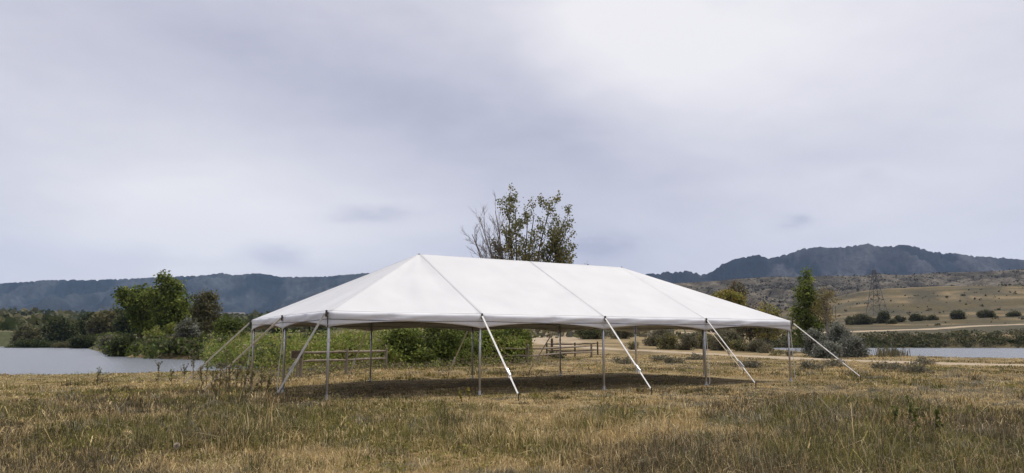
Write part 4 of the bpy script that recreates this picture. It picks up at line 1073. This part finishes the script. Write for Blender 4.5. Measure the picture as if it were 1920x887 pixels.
def grass():
    nt_ = 86000; per = 8
    # tufts: even over the sight wedge in log distance, so that near ground is densest
    d = np.exp(rng.uniform(math.log(5.5), math.log(75), nt_) * 1.0)
    px = rng.uniform(-140, 2060, nt_); x = at(px, d); y = d
    nb = 520; bd = np.exp(rng.uniform(math.log(6.5), math.log(40), nb)); bxx = at(rng.uniform(-140, 2060, nb), bd); bk = rng.choice([1, 2, 3, 0], nb, p=[.34, .2, .34, .12]); bh = rng.uniform(1.1, 1.8, nb)
    bi = np.repeat(np.arange(nb), 13); br_ = rng.uniform(.05, .26, nb)[bi]
    x = np.concatenate([x, bxx[bi] + rng.normal(size=len(bi)) * br_]); y = np.concatenate([y, bd[bi] + rng.normal(size=len(bi)) * br_]); d = np.hypot(0, y); px = 960 + FPX * x / y
    forced = np.concatenate([np.full(nt_, -1), bk[bi]]); boost = np.concatenate([np.ones(nt_), bh[bi]]); nt_ = len(x)
    tx, ty = tent_xy(x, y); inside = (tx > -.2) & (tx < TENT_L + .2) & (ty > -.3) & (ty < TENT_W + .3)
    ok = (sdist(POND, x, y) < -.3) & (sdist(LAKE, x, y) < -.3) & (ldist(PATH_C, x, y) > 2.0) & (rng.random(nt_) < np.where(inside, .75, 1))
    x, y, d, px, inside, forced, boost, tx, ty = [a[ok] for a in (x, y, d, px, inside, forced, boost, tx, ty)]; n = len(x)
    apron = (tx > -1.5) & (tx < TENT_L + 1.5) & (ty > -4.5) & (ty <= -.3)
    patch = fbm(x, y, 3.2, 101, 3); p2 = fbm(x, y, 1.1, 104, 2); pg = fbm(x, y, 2.6, 107, 3); big = fbm(x, y, 9, 111, 2)
    g_bias = .26 * np.exp(-((x + 4.5) / 4.5) ** 2 - ((y - 15.5) / 5.0) ** 2) + .10 * np.exp(-((x - 1.5) / 2.5) ** 2 - ((y - 11) / 2.2) ** 2) + .10 * np.exp(-((x - 5.5) / 3) ** 2 - ((y - 16) / 3) ** 2)
    g_bias = g_bias * .5 + .20 * patches(x, y)
    d_bias = -.10 * np.exp(-((x - 1) / 4) ** 2 - ((y - 14) / 4) ** 2) - .08 * ss(24, 32, y) + .34 * (1 - ss(-5.5, -1.5, x)) * (1 - ss(17, 23, y)) + .30 * ss(2.5, 7.0, x) * (1 - ss(14, 22, y)) + .08 * (1 - ss(9, 12, y))  # more dark tufts at the sides: darker grass plus a painted vignette
    green = ss(.50, .74, pg + g_bias); dark = ss(.48, .76, patch + d_bias); grey = ss(.58, .68, p2 * .5 + big * .5)
    kind = np.zeros(n, int); r = rng.random(n)
    kind[r < green * .8] = 1; r = rng.random(n); kind[(kind == 0) & (r < dark * .85)] = 3; r = rng.random(n); kind[(kind == 0) & (r < grey * .7)] = 2
    kind = np.where(forced >= 0, forced, kind); tuft = ss(.50, .68, fbm(x, y, 1.6, 131, 3)); hgt = (.066 + .055 * patch + .085 * tuft + .035 * green + .03 * dark) * rng.gamma(6, 1 / 6, n) * np.where(inside, .30, np.where(y > 16, .75, 1.0)) * boost * np.where(apron, .68, 1) * (1 - .30 * ss(22, 45, y))
    N = n * per; ti = np.repeat(np.arange(n), per)
    spread = .035 + .0022 * d
    bx = x[ti] + rng.normal(size=N) * spread[ti]; by = y[ti] + rng.normal(size=N) * spread[ti]
    bz = hh(bx, by) - .01
    hb = hgt[ti] * rng.uniform(.55, 1.25, N)
    tall = rng.random(N) < .022; hb = np.where(tall & ~inside[ti], hb * 1.6, hb)
    wd = np.maximum(.0026, .00040 * d[ti]) * rng.uniform(.7, 1.4, N) * np.where(tall, .6, 1)
    la = rng.uniform(0, 2 * np.pi, N); le = rng.gamma(2.0, .40, N).clip(0, 2.0)
    lx, ly = np.cos(la) * le, np.sin(la) * le; fa = rng.uniform(0, np.pi, N)
    sd = np.column_stack([np.cos(fa), np.sin(fa), np.zeros(N)]) * wd[:, None]
    b = np.column_stack([bx, by, bz]); v1 = np.column_stack([lx * .28, ly * .28, np.full(N, .58)]) * hb[:, None]; v2 = np.column_stack([lx, ly, 1.0 - .40 * le]) * hb[:, None]
    V = np.stack([b - sd, b + sd, b + v1 + sd * .8, b + v1 - sd * .8, b + v2], 1).reshape(-1, 3)
    o5 = np.arange(N)[:, None, None] * 5
    F = (np.array([[0, 1, 2], [0, 2, 3], [3, 2, 4]])[None] + o5).reshape(-1, 3)
    pal = [TAN, GRE, GRY, DRK]; tc_ = np.zeros((n, 3))
    for k, p in enumerate(pal):
        m = kind == k; tc_[m] = p[rng.integers(0, len(p), m.sum())] * rng.uniform(.62, 1.35, (m.sum(), 1))
    c = tc_[ti] * rng.uniform(.75, 1.25, (N, 1)); odd = rng.random(N) < .10; c[odd] = TAN[rng.integers(0, 4, odd.sum())] * .9
    c[tall] = np.array([.50, .41, .26]) * rng.uniform(.8, 1.1, (tall.sum(), 1))
    o = fast('dry_grass', V, F, M['blade'], cols=np.repeat(c, 5, 0)); tag(o, 'dry tan and olive meadow grass around the tent', 'grass', kind='stuff')
    print('grass blades', N)


grass()

def low_weeds():
    """matted low leaves and litter between the grass tufts"""
    n = 7000; d = np.exp(rng.uniform(math.log(6), math.log(48), n)); x = at(rng.uniform(-140, 2060, n), d)
    tx, ty = tent_xy(x, d); ins = (tx > -.2) & (tx < TENT_L + .2) & (ty > -.3) & (ty < TENT_W + .3)
    gsel = fbm(x, d, 1.5, 141, 3) + .17 * patches(x, d)
    ok = (sdist(POND, x, d) < -.5) & (ldist(PATH_C, x, d) > 2.2) & ~ins & (sdist(LAKE, x, d) < -.5) & (gsel > .56); x, d, gsel = x[ok], d[ok], gsel[ok]; n = len(x)
    per = 22; S = np.repeat(.016 + .0006 * d, per); C = np.repeat(np.column_stack([x, d, hh(x, d)]), per, 0); hg = np.repeat((.05 + .13 * rng.random(n) ** 2) * (1 + .25 * (d > 18)), per)
    C[:, :2] += rng.normal(size=(n * per, 2)) * np.repeat(.05 + .003 * d, per)[:, None]; C[:, 2] += hg * rng.random(n * per)
    V, F = leaf_quads(C, S, .4, 2.0)
    yg = np.array([(0.24, 0.22, 0.055), (0.17, 0.165, 0.045), (0.28, 0.245, 0.075)]); c = np.where((vn(x, d, 2.2, 143) < .58)[:, None], yg[rng.integers(0, 3, n)], np.array(SAG + OLV)[rng.integers(0, 7, n)] * 1.1) * rng.uniform(.7, 1.3, (n, 1))
    o = fast('low_weeds', V, F, M['leaf'], cols=np.repeat(np.repeat(c, per, 0), 4, 0)); tag(o, 'low yellow green and grey weeds matted between the grass', 'weeds', kind='stuff')


low_weeds()

# ------------------------------------------------------------------ tall weeds and a seed head in front


def weed(label, x, y, hgt, cols, group, n_br=7, leafn=46):
    z = H(x, y); root = empty('tall_weed', (x, y, z), label, 'weed', group); m = MB(); P = []
    main = [Vector((0, 0, -.05)), Vector((random.uniform(-.03, .03), 0, hgt * .5)), Vector((random.uniform(-.08, .08), random.uniform(-.05, .05), hgt))]
    m.tube(main, [.014, .010, .005], 4)
    for i in range(n_br):
        u = random.uniform(.25, .9); s = main[0].lerp(main[2], u); a = random.uniform(0, 6.28); ln = hgt * random.uniform(.15, .34)
        e_ = s + Vector((math.cos(a) * .5, math.sin(a) * .5, .85)) * ln; m.tube([s, s.lerp(e_, .5) + Vector((0, 0, -.02)), e_], [.009, .007, .003], 3)
        for k in range(leafn // n_br): P.append(tuple(s.lerp(e_, random.uniform(.3, 1.05)) + Vector((random.gauss(0, .014), random.gauss(0, .014), random.gauss(0, .014)))))
    for k in range(14): P.append(tuple(main[1].lerp(main[2], random.uniform(0, 1.02)) + Vector((random.gauss(0, .014), random.gauss(0, .014), 0))))
    m.build('stalk', M['weed'], root); V, F = leaf_quads(np.array(P), .038, .5, 1.8)
    fast('leaves', V, F, M['leaf'], root, np.repeat(palette(len(P), cols, .25), 4, 0))


wd_ = [(388, 745, .75), (408, 728, .6), (421, 758, .7), (432, 742, 1.15), (440, 765, .9), (452, 750, .8), (462, 740, 1.0), (470, 762, .75), (480, 752, .6), (497, 748, .7), (508, 762, .55), (415, 770, .6)]
for k, (px, py_, hg) in enumerate(sorted(wd_)):
    d = gd(py_); hg *= 1.25; weed('tall dry weed between the two pond-side straps, ' + ordn[k] + ' counting towards the corner pole', at(px, d), d, hg, BRN + OLV + YEL[:1], 'weeds by the tent corner')
for k, (px, py_, hg) in enumerate(sorted([(196, 713, .8), (308, 716, 1.0), (356, 712, .9), (372, 716, 1.3), (398, 714, 1.1), (414, 711, 1.0), (333, 712, .7)])):
    d = gd(py_); weed('dark weed stalk standing before the pond water, ' + ordn[k] + ' in line towards the tent', at(px, d), d, hg, OLV + DKG, 'weeds at the pond edge', 8, 56)
for k, (px, py_, hg) in enumerate([(1660, 812, .4), (1690, 800, .5), (1700, 822, .45), (1735, 818, .45), (868, 756, .25), (880, 752, .3)]):
    d = gd(py_); weed(('green weed among the dark grass below the lake, ' if px > 1000 else 'short pale weed at the foot of the second front pole, ') + ordn[k % 4] + ' from the left', at(px, d), d, hg, GRN if px > 1000 else YEL, 'small weeds in the grass')
dS = gd(872); sx_ = at(349, dS); zS = H(sx_, dS)
sh = empty('seed_head', (sx_, dS, zS), 'single round pale fluffy seed head in the near grass', 'seed head')
MB().tube([(0, 0, -.02), (.01, 0, .12), (.005, 0, .22)], [.003, .0025, .002], 5).build('stem', M['weed'], sh)
m = MB()
for v in unit(220):
    v = Vector(v); m.tube([(.005, 0, .235), Vector((.005, 0, .235)) + v * .042], [.0012, .0022], 3, cap=False)
m.build('fluff', M['puff'], sh)

# ------------------------------------------------------------------ air
def haze():
    x0, x1, y0, y1, z0, z1 = -9300, 9300, -9300, 9300, -3.2, 1150
    V = [(x, y, z) for x in (x0, x1) for y in (y0, y1) for z in (z0, z1)]
    m = bpy.data.materials.new('haze_air'); m.use_nodes = True; nt = m.node_tree; nt.nodes.clear()
    pv_ = nt.nodes.new('ShaderNodeVolumePrincipled'); pv_.inputs['Color'].default_value = (0.45, 0.64, 1.0, 1); pv_.inputs['Density'].default_value = 4.3e-5
    ou = nt.nodes.new('ShaderNodeOutputMaterial'); nt.links.new(pv_.outputs[0], ou.inputs['Volume'])
    o = poly('haze', V, [(0, 1, 3, 2), (4, 6, 7, 5), (0, 4, 5, 1), (2, 3, 7, 6), (0, 2, 6, 4), (1, 5, 7, 3)], m)
    tag(o, 'thin blue haze over the valley', kind='stuff')


haze()
